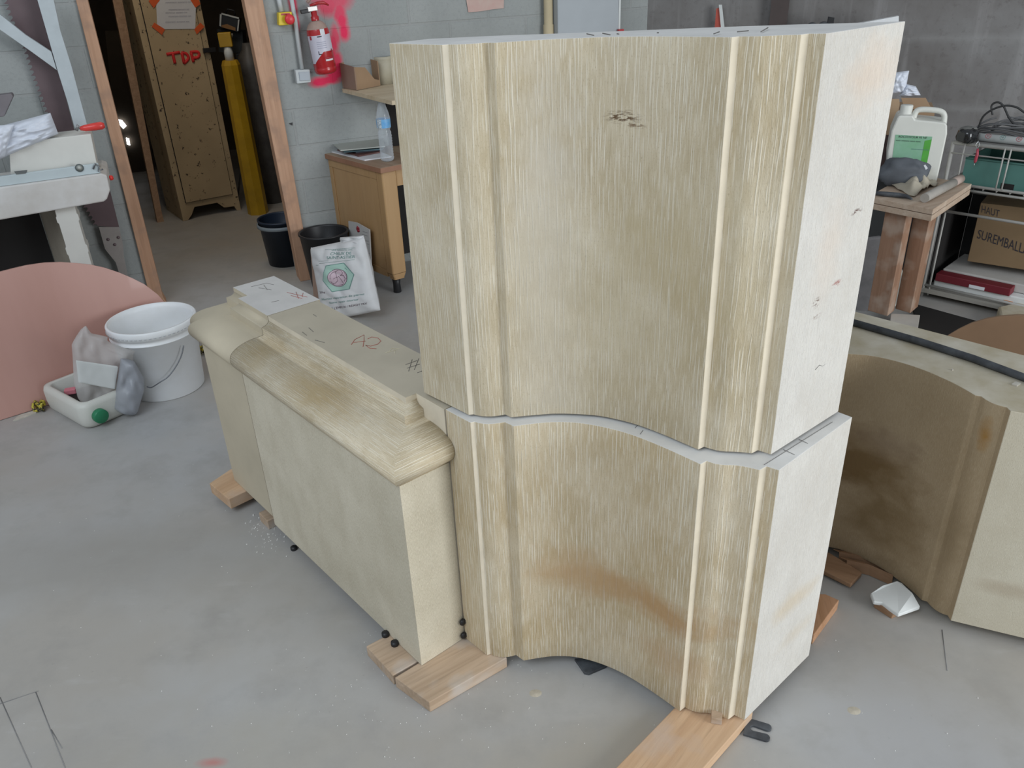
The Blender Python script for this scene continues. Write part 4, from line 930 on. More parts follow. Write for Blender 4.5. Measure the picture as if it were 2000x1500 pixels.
pmesh(slab(WP, [(545, 25.5), (562, 24.5), (562, 28), (545, 29)], .001, off=.0585), 'red_label', M['red'], es)
s_, q_ = WP.px(560, 36.5); pmesh(MB().lathe([(0, 0), (.012, 0), (.012, .015), (.024, .018), (.024, .030), (.016, .035), (0, .036)], WP.pt(s_, q_, .057), ax=WP.n, n=24), 'button', plain('red_button', (.70, .04, .05), .35, .05, 8), es)
sb = root('switch_box', 'white surface-mounted switch box under the long conduit', 'switch', WP.pt(*WP.px(590, 160), .02))
pmesh(slab(WP, [(573, 135), (602, 134), (604, 159), (577, 162)], .045, off=.047), 'box', M['pvc'], sb, bevel=.004)
pmesh(slab(WP, [(580, 139), (601, 138), (602, 155), (582, 156)], .004, off=.052), 'rocker', plain('grey_rocker', (.42, .46, .50), .4, .04, 8), sb, bevel=.002)
s_, q_ = WP.px(569, 242); solo(slab(WP, [(564, 241), (571, 239), (571, 245)], .004, off=.005), 'wall_hook', M['black'], 'tiny black hook in the wall below the switch box', 'hook')
# extinguisher
EP = WP.off(.08)
e0 = EP.pt(*EP.px(637, 141)); e1 = EP.pt(*EP.px(616, 40)); ax = (e1-e0).normalized(); He = (e1-e0).length
xr = root('fire_extinguisher', 'red fire extinguisher with white label hung on the pink-sprayed wall', 'fire extinguisher', e0)
RE = .056
pmesh(MB().lathe([(0, -.004), (.04, -.006), (RE-.004, 0), (RE, .012), (RE, .022), (RE-.002, .026), (RE, .03), (RE, He*.78), (RE-.004, He*.85)], e0, n=40, ax=ax), 'cylinder', M['red'], xr)
pmesh(MB().lathe([(RE-.003, He*.845), (RE-.012, He*.92), (.030, He*.975), (.016, He*1.0), (0, He*1.0)], e0, n=40, ax=ax), 'dusty_shoulder', M['dust'], xr)
sx_ = WP.s - ax*WP.s.dot(ax); sx_.normalize(); nx_ = sx_.cross(ax); nx_ = nx_ if nx_.dot(WP.n) > 0 else -nx_
def ecyl(th, h, r=RE+.0008): return e0+ax*h+(sx_*math.sin(th)+nx_*math.cos(th))*r
mb = MB(); NT = 26
def lab_lo(u): return He*(.20+.0*u) if u < .18 else He*(.20+.20*min(1, (u-.18)/.35))+He*.02
def lab_hi(u): return He*.735
mb.grid(lambda u, v: ecyl(-1.5+2.75*u, lab_lo(u)+(lab_hi(u)-lab_lo(u))*v, RE+.001), NT, 8); pmesh(mb, 'white_label', plain('label_white', (.62, .60, .68), .4, .03, 8), xr)
pmesh(MB().grid(lambda u, v: ecyl(.0+.42*u, He*(.735+.11*v), RE+.0012), 6, 3), 'sticker', M['paper'], xr)
M['ink'] = plain('ink_dark', (.025, .022, .03), .6, .05, 9); M['inkred'] = plain('ink_red', (.40, .03, .05), .6, .05, 9)
def ebit(th0, th1, h0, h1, mt2, nm='print_mark'): pmesh(MB().grid(lambda u, v: ecyl(th0+(th1-th0)*u, He*(h0+(h1-h0)*v), RE+.0022), 6, 1), nm, mt2, xr)
ebit(-1.1, -.9, .66, .73, M['inkred']); ebit(-.35, .05, .70, .72, M['ink']); 
for h in (.60, .565, .53, .49): ebit(-.5, .35, h, h+.008, plain('ink_blue%d' % int(h*1000), (.35, .36, .45), .6, .05, 9))
ebit(-.5, -.44, .38, .44, M['ink']); ebit(-.5, -.25, .37, .385, M['ink']); ebit(.75, .9, .38, .45, M['inkred']); ebit(-.05, .9, .285, .305, M['inkred'])
ebit(.0, .75, .235, .27, M['paper'], 'maker_name')
va = e0+ax*(He*1.0)
pmesh(MB().lathe([(.020, 0), (.020, .018), (.015, .022), (.015, .045), (0, .045)], va, n=18, ax=ax), 'valve_collar', M['red'], xr)
pmesh(MB().box(va+ax*.055+sx_*-.004, (.05, .028, .024), M=Matrix((sx_, nx_, ax)).transposed()), 'valve', plain('dull_chrome', (.55, .52, .50), .35, .05, 9, metal=.6), xr, bevel=.003)
pmesh(MB().box(va+ax*.048-sx_*.042, (.045, .022, .018), M=Matrix((sx_, nx_, ax)).transposed()), 'nozzle', M['black'], xr, bevel=.003)
pmesh(MB().tube([va+ax*.07-sx_*.012, va+ax*.077+sx_*.03, va+ax*.074+sx_*.06, va+ax*.060+sx_*.082], [.006, .008, .008, .004], 8), 'lower_lever', M['red'], xr)
pmesh(MB().tube([va+ax*.085-sx_*.022, va+ax*.105+sx_*.0, va+ax*.135+sx_*.04], [.007, .009, .006], 8), 'upper_lever', M['dust'], xr)
# wall shelf
za, zb_ = Z(668, 173, 1.02), Z(765, 197, 1.02)
M['shelfw'] = wood('raw_shelf_board', (.66, .56, .40), (.54, .43, .28), 67, sc=18)
mb = MB().prism([za, zb_, zb_+WP.s*.75+Vector((0, 0, 0)), za+WP.s*1.0], (0, 0, -.020)); 
solo(mb, 'wall_shelf', M['shelfw'], 'raw wooden shelf board on the block wall, partly behind the tall pier', 'shelf', bevel=.001)
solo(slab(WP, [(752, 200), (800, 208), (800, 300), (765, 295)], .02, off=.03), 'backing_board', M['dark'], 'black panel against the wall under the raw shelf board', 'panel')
solo(MB().prism([Z(753, 194, .998), Z(762, 197, .998), Z(764, 192, .998), Z(755, 190, .998)], (0, 0, -.02)), 'shelf_bracket', M['black'], 'black bracket end under the raw shelf board', 'bracket')
M['card'] = plain('brown_cardboard', (.36, .235, .14), .8, .06, 6); M['card2'] = plain('purplish_cardboard', (.30, .20, .15), .8, .06, 6)
zS = 1.0205
def wallquad(mb, a, b, h0, h1, h2=None, th=.004, mi=0):
    a, b = Vector(a), Vector(b); h2 = h1 if h2 is None else h2; d = (b-a).normalized(); nrm = Vector((-d.y, d.x, 0))*th
    return mb.prism([a+Vector((0, 0, h0)), b+Vector((0, 0, h0)), b+Vector((0, 0, h2)), a+Vector((0, 0, h1))], nrm, mi)
fa, fb, fc = Z(671, 172, zS), Z(697, 177, zS), Z(742, 168, zS); fd = fa+(fc-fb)
cb = root('cardboard_box', 'torn open brown cardboard box on the raw wall shelf', 'box', (fa+fc)/2)
mb = MB(); wallquad(mb, fa, fb, .002, .125, .115); pmesh(mb, 'side', M['card2'], cb)
mb = MB(); mid = fb.lerp(fc, .45); mid2 = fb.lerp(fc, .8)
wallquad(mb, fb, mid, .002, .115, .105); wallquad(mb, mid, mid2, .002, .105, .04); wallquad(mb, mid2, fc, .002, .04, .03); pmesh(mb, 'torn_front', M['card'], cb)
mb = MB(); wallquad(mb, fa, fd, .002, .125, .135); wallquad(mb, fd, fc, .002, .135, .125); pmesh(mb, 'back', M['card'], cb)
jb = Z(752, 163, zS); mb = MB().lathe([(0, 0), (.05, 0), (.055, .10), (.050, .12), (.052, .125), (.052, .14), (.045, .14), (.045, .11), (0, .11)], jb, n=28); solo(mb, 'cream_pot', plain('cream_glazed_pot', (.50, .46, .35), .6, .1, 8), 'cream pot standing right of the torn box on the shelf', 'pot')
# note on the wall, yellow post, cabinet
solo(slab(WP, [(908, -12), (984, -12), (983, 16), (962, 18), (938, 22), (914, 24)], .001, off=.006), 'paper_note', plain('pinkish_paper', (.55, .44, .38), .8, .06, 14, c2=(.55, .36, .32)), 'pinkish paper note pinned to the block wall above the pier', 'note')
s_, q_ = WP.px(1066, 40)
mb = MB().tube([WP.pt(s_, 0, .035), WP.pt(s_, q_-.02, .035), WP.pt(s_, q_-.018, .035), WP.pt(s_, 2.6, .035)], [.030, .030, .026, .026], 20); solo(mb, 'downpipe', plain('cream_yellow_pipe', (.60, .50, .32), .5, .05, 7), 'cream-yellow pipe running down the wall beside the grey cabinet', 'pipe')
cs0 = WP.px(1086, 40)[0]; KP = WP.off(.10); k0, k1 = KP.px(1093, 30)[0], KP.px(1212, 30)[0]
gk = root('grey_cabinet', 'tall plain grey cabinet behind the top of the pier', 'cabinet', KP.pt((k0+k1)/2, 0))
pmesh(slab(KP, [('r', k0-.012, 0), ('r', k1-.012, 0), ('r', k1-.012, 2.2), ('r', k0-.012, 2.2)], .09), 'body', plain('grey_cabinet_paint', (.40, .43, .45), .5, .04, 4), gk, bevel=.004)
pmesh(slab(KP, [('r', k1-.012, 0), ('r', k1, 0), ('r', k1, 2.2), ('r', k1-.012, 2.2)], .09), 'edge_strip', M['steel_w'], gk)
solo(slab(KP, [(1205, 57), (1214, 56), (1215, 66), (1204, 67)], .02, off=.025), 'red_tag', M['red'], 'small red tag at the lower right of the grey cabinet', 'tag')

# ================================================================== DESK CORNER
M['desk'] = wood('orange_desk_veneer', (.50, .315, .155), (.44, .265, .12), axis='v', sc=10, rough=.45)
M['desktop'] = wood('worn_desk_top', (.40, .30, .21), (.32, .20, .13), -41, sc=12)
M['deskedge'] = plain('red_brown_edge', (.34, .17, .10), .5, .08, 12)
dk = Vector((-.614, 4.155, 0)); Dx = Vector((math.sin(rad(53)), math.cos(rad(53)), 0)); Dy = Vector((-math.sin(rad(40.5)), math.cos(rad(40.5)), 0))
dr = root('wooden_desk', 'orange-brown wooden desk with a worn top in the corner by the block wall', 'desk', dk)
def dbox(mb, x0, x1, y0, y1, z0, z1):
    P = [dk+Dx*x+Dy*y for x, y in ((x0, y0), (x1, y0), (x1, y1), (x0, y1))]; return mb.prism([p+Vector((0, 0, z0)) for p in P], (0, 0, z1-z0))
pmesh(dbox(MB(), -.015, 1.0, -.015, .59, .662, .690), 'desk_top', M['desktop'], dr, bevel=.004)
pmesh(dbox(MB(), -.016, 1.0, -.0175, -.0155, .664, .688), 'front_edging', M['deskedge'], dr)
pmesh(dbox(MB(), -.018, -.0155, -.0175, .59, .664, .688), 'side_edging', M['deskedge'], dr)
mb = MB(); dbox(mb, .002, .022, .055, .55, .09, .661); pmesh(mb, 'side_panel', M['desk'], dr)
mb = MB()
for y0, y1, z0, z1 in ((.055, .55, .62, .661), (.055, .55, .09, .13), (.055, .12, .131, .619), (.50, .55, .131, .619)): dbox(mb, -.004, .0015, y0, y1, z0, z1)
pmesh(mb, 'panel_frame', M['desk'], dr, bevel=.0015)
mb = MB(); P = [(-.006, 0), (.0, -.006), (.075, -.006), (.08, 0), (.08, .05), (-.006, .05)]
Q0 = [dk+Dx*x+Dy*y for x, y in P]; mb.prism([p+Vector((0, 0, .115)) for p in Q0], (0, 0, .546)); 
Q1 = [dk+Dx*(x*.7+.008)+Dy*(y*.8) for x, y in P]; n = len(P); mb.add([p+Vector((0, 0, .115)) for p in Q0]+[p+Vector((0, 0, .085)) for p in Q1], [[i, i+n, (i+1) % n+n, (i+1) % n] for i in range(n)]+[list(range(n, 2*n))])
pmesh(mb, 'leg', M['desk'], dr, bevel=.003)
pmesh(MB().lathe([(0, 0), (.020, 0), (.022, .003), (.020, .05), (.024, .084), (0, .084)], dk+Dx*.032+Dy*.03, n=16), 'foot', M['black'], dr)
pmesh(MB().lathe([(0, 0), (.020, 0), (.022, .003), (.020, .05), (.024, .084), (0, .084)], dk+Dx*.032+Dy*.50, n=16), 'foot', M['black'], dr)
pmesh(dbox(MB(), .0805, 1.0, .0, .02, .58, .661), 'front_rail', M['desk'], dr)
pmesh(dbox(MB(), .10, 1.0, .30, .32, .10, .60), 'opening_shade', M['dark'], dr)  # dark sheet standing for the shade in the desk's front opening
# papers on the desk
def sheet(px_, z, th, mat_, lab, nm='folder', cat='folder', dz=0):
    P = [Z(x, y, z) for x, y in px_]; P = [p+Vector((0, 0, dz*(k in (2, 3)))) for k, p in enumerate(P)]
    return solo(MB().prism(P, (0, 0, -th)), nm, mat_, lab, cat, 'papers piled on the desk')
sheet([(640, 294), (652, 283), (712, 302), (745, 297), (765, 305), (712, 312)], .697, .006, M['paper'], 'loose white papers at the bottom of the desk pile', 'paper_sheets', 'papers')
sheet([(634, 285), (655, 274), (742, 285), (744, 296), (700, 304)], .704, .006, plain('dark_red_folder', (.16, .07, .06), .6, .1, 9), 'dark red folder low in the desk pile')
sheet([(630, 275), (660, 262), (745, 285), (742, 292), (695, 297)], .711, .006, plain('black_blue_folder', (.04, .05, .07), .5, .1, 9), 'dark blue folder in the middle of the desk pile')
sheet([(625, 268), (660, 256), (752, 278), (748, 290), (672, 296)], .719, .006, plain('teal_folder', (.10, .19, .22), .5, .05, 9), 'teal folder under the pale one on the desk')
sheet([(627, 261), (722, 249), (748, 266), (752, 285), (665, 293)], .735, .006, plain('pale_green_folder', (.44, .46, .42), .6, .04, 5), 'pale grey-green folder on top of the desk pile')
# water bottle
def clearpl():
    mt, t, ns, ls, bs = nt('clear_bottle_plastic'); out = [n for n in ns if n.type == 'OUTPUT_MATERIAL'][0]
    bs.inputs['Base Color'].default_value = (.8, .85, .9, 1); bs.inputs['Roughness'].default_value = .08; bs.inputs['Specular IOR Level'].default_value = .9
    tr = N(t, 'ShaderNodeBsdfTransparent'); tr.inputs[0].default_value = (.93, .95, .96, 1); mx = N(t, 'ShaderNodeMixShader')
    lw = N(t, 'ShaderNodeLayerWeight'); lw.inputs[0].default_value = .35
    ls.new(ramp(t, lw.outputs['Facing'], 0, 1, .18, .75), mx.inputs[0]); ls.new(tr.outputs[0], mx.inputs[1]); ls.new(bs.outputs[0], mx.inputs[2]); ls.new(mx.outputs[0], out.inputs[0]); return mt
bp = Z(757, 314, .6905); wb = root('water_bottle', 'clear plastic water bottle with a blue label standing on the desk', 'bottle', bp)
pr = [(0, .004), (.024, 0), (.034, .008)]
for k in range(9): z = .02+k*.0135; pr += [(.036, z), (.0335, z+.0067)]
pr += [(.0345, .145), (.030, .155), (.030, .160), (.0355, .17), (.0355, .215), (.034, .225), (.030, .245), (.018, .283), (.0135, .292), (.0135, .302)]
pmesh(MB().lathe(pr, bp, n=32), 'body', clearpl(), wb)
pmesh(MB().lathe([(.0362, .170), (.0362, .213)], bp, n=32), 'label', plain('blue_label', (.10, .36, .72), .4, .05, 40, c2=(.25, .5, .75)), wb)
pmesh(MB().grid(lambda u, v: bp+Vector((.0368*math.cos(rad(215+45*u)), .0368*math.sin(rad(215+45*u)), .170+.043*v)), 8, 2), 'label_panel', plain('white_label_print', (.70, .74, .76), .4, .4, 160, c2=(.12, .22, .30)), wb)
pmesh(MB().lathe([(.0155, .298), (.0155, .313), (.014, .315), (0, .315)], bp, n=20), 'cap', M['white_pl'], wb)
# poster board leaning on the desk side, and dark strip behind
PB = Plane(dk-Dx*.032, -40.5, 2); PB2 = PB.off(.006)
pb = root('poster_board', 'white printed board with a red flower leaning against the desk side', 'board', PB.pt(.2, 0, .004))
pmesh(slab(PB, [(684, 431), (700, 434), (725, 448), (729, 530), ('r', PB.px(727, 560)[0], .004), ('r', PB.px(684, 500)[0], .004)], .006, off=.012), 'board', plain('board_white', (.52, .51, .49), .6, .04, 7), pb)
s_, q_ = PB.px(703, 447)
mb = MB(); 
for k in range(5): mb.lathe([(0, 0), (.009, 0), (0, .0008)], PB.pt(s_+.010*math.cos(k*1.257), q_+.010*math.sin(k*1.257), .0125), ax=PB.n, n=10)
o = pmesh(mb, 'flower_emblem', M['inkred'], pb)
for i, (y, xa, xb) in enumerate([(450, 712, 722), (456, 711, 722), (466, 700, 724), (472, 700, 725), (478, 702, 720), (490, 706, 726), (498, 712, 724)]):
    pmesh(slab(PB, [(xa, y), (xb, y+3.5), (xb, y+4.7), (xa, y+1.2)], .0004, off=.0130), 'printed_line', plain('grey_print%d' % i, (.33, .32, .32), .6, .05, 8), pb)
for i, q in enumerate([[(716, 506), (727, 504), (728, 512), (717, 512)], [(721, 512), (728, 512), (728, 524), (723, 522)]]):
    pmesh(slab(PB, q, .0004, off=.0131), 'blue_tape', plain('blue_mark%d' % i, (.02, .16, .60), .5, .4, 60, c2=(.01, .03, .1)), pb)

# bins
def basket(c, r0, r1, h, mat_, lab, nm, rim=None, mesh=False):
    rt_ = root(nm, lab, 'bin', c)
    pmesh(MB().lathe([(0, .004), (r0, .004), (r0, 0), (r1, h), (r1+.006, h), (r1+.006, h+.008), (r1-.004, h+.008), (r1-.006, h), (r0-.006, .012), (0, .012)], c, n=56), 'body', mat_, rt_)
    if rim: pmesh(MB().lathe([(r1+.004, h-.04), (r1+.012, h-.038), (r1+.012, h-.02), (r1+.004, h-.018)], c, n=48), 'rim', rim, rt_)
    return rt_
bc2 = Vector((-1.005, 4.37, 0))
bb = basket(bc2, .105, .132, .30, M['black'], 'round black waste bin with ribbed inside behind the mortar sack', 'waste_bin')
mb = MB()
for k in range(56):
    a = 2*math.pi*k/56; P0, P1 = bc2+Vector((.126*math.cos(a), .126*math.sin(a), .285)), bc2+Vector((.112*math.cos(a), .112*math.sin(a), .13)); mb.tube([P0, P1], .0016, 4, cap=False)
o = pmesh(mb, 'ribs', plain('grey_rib', (.10, .11, .105), .5, .05, 9), bb); o['kind'] = 'stuff'
basket(Vector((-1.345, 4.80, 0)), .115, .135, .27, plain('navy_plastic', (.018, .03, .055), .45, .1, 8), 'navy blue bucket with a grey rim standing behind the right door post', 'navy_bucket', plain('grey_rim', (.22, .25, .27), .5, .05, 8))
# box behind the sack and the sack
SK = Plane(Z(690, 622, 0), 111, 13)
solo(slab(SK, [(590, 488), (603, 486), (640, 500), ('r', SK.px(640, 560)[0], .0), ('r', SK.px(597, 560)[0], .0)], .03, off=-.075), 'cardboard_sheet', M['card2'], 'folded brown cardboard standing behind the left edge of the mortar sack', 'cardboard')
skr = root('mortar_sack', 'white paper mortar sack with green hexagon emblem standing by the bin', 'sack', SK.p)
Qp = [(607, 484), (711, 463), (743, 606), (636, 628)]
Qs = [SK.pt(*SK.px(x, y)) for x, y in Qp]
lo_ = min(Qs[2].z, Qs[3].z)
mb, sf = pillow(Qs, SK.n, .052, .020, 9, 4, back=1.0, crease=.016, edge=.35, nu=44, nv=52)
M['sack'] = plain('sack_paper', (.66, .665, .67), .65, .05, 6, .15, c2=(.56, .555, .55))
pmesh(mb, 'sack_body', M['sack'], skr)
def sk(u, v, o=.0016): return sf(u, v)+SK.n*o
Hinv = {}
def uvpx(x, y):
    """photo pixel -> sack face coordinates"""
    u, v = .5, .5
    for _ in range(40):
        X = [(Qp[3][k]*(1-u)+Qp[2][k]*u)*(1-v)+(Qp[0][k]*(1-u)+Qp[1][k]*u)*v for k in (0, 1)]
        du = [(Qp[2][k]-Qp[3][k])*(1-v)+(Qp[1][k]-Qp[0][k])*v for k in (0, 1)]; dv = [(Qp[0][k]*(1-u)+Qp[1][k]*u)-(Qp[3][k]*(1-u)+Qp[2][k]*u) for k in (0, 1)]
        ex_, ey_ = x-X[0], y-X[1]; dt = du[0]*dv[1]-du[1]*dv[0]; u += (ex_*dv[1]-ey_*dv[0])/dt; v += (du[0]*ey_-du[1]*ex_)/dt
    return u, v
def sackquad(tl, tr, br, bl, o=.0016):
    Q = [uvpx(600+x/8.333, 450+y/8.333) for x, y in (tl, tr, br, bl)]
    def f(a, b):
        u = (Q[3][0]*(1-a)+Q[2][0]*a)*(1-b)+(Q[0][0]*(1-a)+Q[1][0]*a)*b; v = (Q[3][1]*(1-a)+Q[2][1]*a)*(1-b)+(Q[0][1]*(1-a)+Q[1][1]*a)*b
        return sk(u, v, o)
    return f
M['inkg'] = plain('ink_green', (.13, .27, .24), .6, .05, 9); M['inkk'] = plain('ink_plum', (.10, .06, .08), .6, .05, 9)
lettering('CHAUX DE', sackquad((478, 336), (800, 330), (798, 374), (476, 384)), 'lettering', M['inkg'], skr)
lettering('SAINT-ASTIER', sackquad((425, 400), (855, 388), (852, 432), (428, 446)), 'lettering', M['inkg'], skr)
lettering('UNE GARANTIE DES', sackquad((478, 298), (806, 290), (806, 308), (480, 316)), 'lettering', M['inkg'], skr)
lettering('Mortier réparation de pierres', sackquad((322, 1082), (1005, 992), (1005, 1035), (325, 1128)), 'lettering', M['inkg'], skr)
lettering('Stone repair mortar', sackquad((440, 1138), (918, 1078), (918, 1120), (442, 1178)), 'lettering', M['inkg'], skr)
lettering("PRÊT À L'EMPLOI / READY MIX", sackquad((340, 1236), (1048, 1140), (1048, 1178), (342, 1290)), 'lettering', M['inkk'], skr)
lettering('25kg', sackquad((285, 968), (390, 960), (392, 996), (288, 1010)), 'lettering', M['inkk'], skr)
def sk_px(x, y, o): return sk(*uvpx(600+x/8.333, 450+y/8.333), o)
hexp = [(418, 545), (690, 503), (858, 690), (785, 930), (512, 972), (355, 785)]
def fan(pts, o, rings=7):
    cx = sum(p[0] for p in pts)/len(pts); cy = sum(p[1] for p in pts)/len(pts); mb = MB(); den = []
    for i in range(len(pts)):
        a, b = pts[i], pts[(i+1) % len(pts)]; den += [(a[0]+(b[0]-a[0])*t/6, a[1]+(b[1]-a[1])*t/6) for t in range(6)] if len(pts) < 12 else [a]
    n = len(den); vs_ = []
    for r in range(rings+1): vs_ += [sk_px(cx+(x-cx)*r/rings, cy+(y-cy)*r/rings, o) for x, y in den]
    return mb.add(vs_, [[r*n+i, r*n+(i+1) % n, (r+1)*n+(i+1) % n, (r+1)*n+i] for r in range(rings) for i in range(n)], smooth=True)
pmesh(fan(hexp, .0016), 'emblem_outline', M['inkg'], skr)
hc = (603, 740); pmesh(fan([(hc[0]+(x-hc[0])*.955, hc[1]+(y-hc[1])*.955) for x, y in hexp], .0022), 'emblem_field', plain('mint_print', (.38, .56, .48), .6, .04, 8), skr)
circ = lambda cx, cy, r, n=28: [(cx+r*math.cos(2*math.pi*k/n), cy+r*math.sin(2*math.pi*k/n)) for k in range(n)]
pmesh(fan(circ(605, 745, 146), .0028), 'emblem_ring', M['inkk'], skr); pmesh(fan(circ(605, 745, 139), .0034), 'emblem_disc', plain('pale_pink_print', (.62, .48, .54), .6, .05, 8), skr)
for k, (pts_, w_) in enumerate([([(500, 760), (505, 700), (530, 660), (570, 640), (585, 690), (590, 730)], 5), ([(575, 645), (620, 615), (660, 625), (680, 660), (670, 690), (640, 700)], 5), ([(590, 740), (620, 720), (660, 790), (690, 840)], 6), ([(545, 760), (590, 730), (600, 790), (560, 830), (520, 840)], 5), ([(640, 710), (690, 700), (720, 760), (700, 800)], 7), ([(500, 800), (540, 860), (600, 870), (680, 850)], 6), ([(700, 650), (740, 720), (735, 770)], 4)]):
    P_ = [sk_px(x, y, .0040) for x, y in pts_]; pmesh(MB().tube(P_, w_*.00018, 5), 'emblem_stroke', M['inkk'], skr)
for a, b in (((280, 480), (455, 470)), ((370, 300), (860, 268)), ((300, 515), (850, 455)), ((240, 545), (300, 540))):
    P_ = [sk_px(a[0]+(b[0]-a[0])*t/6, a[1]+(b[1]-a[1])*t/6, .0022) for t in range(7)]; pmesh(MB().tube(P_, .0006, 5), 'printed_rule', M['inkg'], skr)
# torn mouth flaps
mb, _ = pillow([SK.pt(*SK.px(x, y), -.01) for x, y in ((662, 464), (708, 460), (712, 482), (664, 484))], SK.n, .022, .02, 9, 8, crease=.02); pmesh(mb, 'torn_mouth', M['sack'], skr)
mb, _ = pillow([SK.pt(*SK.px(x, y), .018) for x, y in ((611, 482), (624, 492), (640, 516), (628, 518))], SK.n, .010, .01, 9, 9); pmesh(mb, 'folded_corner', M['sack'], skr)

# ================================================================== RIGHT REAR: BENCH, RACK, CONTAINERS
ST = Plane((DP.p.x, DP.p.y), 107).off(.06)
s0_, s1_ = ST.px(1505, 20)[0], ST.px(1540, 20)[0]
solo(slab(ST, [('r', s0_, 0), ('r', s1_, 0), ('r', s1_, 2.6), ('r', s0_, 2.6)], .05), 'steel_column', plain('dark_rust_steel', (.075, .055, .05), .6, .15, 4), 'dark rusty steel column against the stained concrete wall', 'column')
cr = root('long_clamp', 'white bar with red grip leaning on the stained wall behind the pier', 'clamp', DP.pt(DP.px(1410, 60)[0], DP.px(1410, 60)[1], .05))
pmesh(slab(DP, [(1405, 8), (1411, 8), (1417, 62), (1410, 62)], .012, off=.06), 'bar', M['steel_w'], cr); pmesh(slab(DP, [(1400, 16), (1405, 14), (1411, 62), (1396, 62)], .012, off=.05), 'grip', plain('faded_red', (.50, .09, .06), .6, .1, 9), cr)
wp_ = solo(slab(DP, [(1600, 52), (1744, 25), (1744, 110), (1600, 110)], .05, off=.25), 'white_board', M['white_pl'], 'white board end showing above the right of the tall pier', 'board')
lampb = root('black_machine', 'black round machine housing peeping over the top of the pier', 'machine', DP.pt(*DP.px(1600, 80), .2))
for (x, y, r_) in ((1583, 50, .030), (1605, 50, .034)): pmesh(MB().lathe([(0, 0), (r_, 0), (r_, .04), (r_*.7, .05), (0, .05)], DP.pt(*DP.px(x, y), .16), ax=DP.n, n=24), 'drum', M['blackdust'], lampb)
pmesh(slab(DP, [(1614, 28), (1626, 30), (1624, 46), (1612, 40)], .03, off=.2), 'knob', M['black'], lampb, bevel=.002)

BH = .60
M['bench'] = wood('bench_pine', (.36, .21, .135), (.25, .135, .08), axis='v', sc=25, dirt=(.42, .32, .25)); M['bencht'] = wood('bench_top_boards', (.55, .44, .34), (.44, .32, .23), 60, sc=22)
Pn, Pr = Z(1823, 409, BH), Z(1898, 359, BH); Pl = Z(1695, 384, BH); Pb = Pl+(Pr-Pn)
br2 = root('work_bench', 'small reddish wooden banker bench with two thick boards as top', 'bench', Pn*Vector((1, 1, 0)) if False else Vector((Pn.x, Pn.y, 0)))
for k, (z0, z1) in enumerate(((0, .024), (.0265, .052))):
    pmesh(MB().prism([p-Vector((0, 0, z0)) for p in (Pn, Pr, Pb, Pl)], (0, 0, -(z1-z0))), 'top_board', M['bencht'], br2, bevel=.002)
u1 = (Pr-Pn).normalized(); u2 = (Pl-Pn).normalized()
def bleg(px_, py_, wa, wb2, nm='leg', zb=.055):
    c = Z(px_, py_, zb); P = [c+u2*a+u1*b for a, b in ((0, 0), (wa, 0), (wa, wb2), (0, wb2))]
    return pmesh(MB().prism(P, (0, 0, BH-.053-zb)), nm, M['bench'], br2, bevel=.003)
c1 = Z(1732, 622, .055); 
bleg(1733, 618, .10, .085); bleg(1778, 612, .075, .10)
c = Z(1796, 612, .0); P = [Z(1738, 644, .05), Z(1793, 640, .05), Z(1797, 615, .05), Z(1740, 612, .05)]; pmesh(MB().prism(P, (0, 0, -.05)), 'foot_block', plain('whitened_foot', (.50, .47, .42), .8, .06, 9), br2, bevel=.002)
# paper sacks under the bench
for k, (pts_, pl_, mt2, lab) in enumerate([([(1678, 470), (1700, 465), (1722, 462), (1716, 560), (1694, 612), (1668, 610), (1672, 560)], (1.74, 3.66), plain('grey_sacking', (.26, .25, .25), .8, .15, 9), 'grey folded sacks under the bench next to the pier'),
        ([(1742, 505), (1758, 515), (1768, 545), (1765, 580), (1750, 600), (1735, 600), (1740, 550)], (1.88, 3.68), plain('white_torn_paper', (.55, .53, .47), .8, .08, 9), 'torn white paper between the two bench legs')]):
    PP = Plane(pl_, 110); solo(slab(PP, pts_+[], .03), 'paper_sack', mt2, lab, 'paper', bevel=.01)
# things on the bench top
JP = Plane(Pb.lerp(Pr, .42)+Vector((0, 0, 0))-u1*.13, 112)
zt_ = BH+.0005
jr = root('jerrycan', 'large white jerrycan with green label standing on the bench', 'jerrycan', (JP.p.x, JP.p.y, zt_))
sB0, sB1 = JP.px(1733, 340)[0], JP.px(1832, 343)[0]; q0 = .0005
mb = slab(JP, [('r', sB0, q0), ('r', sB1, q0), (1838, 318), (1850, 262), (1850, 244), (1846, 240), (1820, 237), (1788, 234), (1783, 226), (1756, 226), (1752, 231), (1741, 256), (1733, 300)], .15); pmesh(mb, 'body', M['hdpe'], jr, bevel=.014)
P_ = [JP.pt(*JP.px(x, y), -.05) for x, y in ((1785, 236), (1789, 224), (1797, 218), (1818, 218), (1838, 221), (1846, 229), (1845, 246))]; pmesh(MB().tube(smooth3(P_), .0125, 12), 'handle', M['hdpe'], jr)
s_, q_ = JP.px(1770, 226); pmesh(MB().lathe([(.030, -.01), (.030, .0), (.027, .004), (.0265, .035), (.024, .038), (0, .038)], JP.pt(s_, q_, -.06), n=28), 'screw_cap', M['hdpe'], jr)
pmesh(slab(JP, [(1749, 263), (1821, 267), (1806, 330), (1740, 330)], .001, off=.0012), 'label', None or plain('green_label', (.16, .38, .20), .5, .12, 9, c2=(.26, .45, .33)), jr)
pmesh(slab(JP, [(1806, 275), (1820, 272), (1808, 330), (1796, 330)], .0005, off=.0018), 'label_stripe', plain('bright_green_print', (.10, .42, .06), .5, .1, 9), jr)
lettering("ROCS'HYDUR FE NF", quad_px(JP, (1756, 264.5), (1811, 267), (1810.4, 271), (1755, 268.5), .0022), 'lettering', M['ink'], jr)
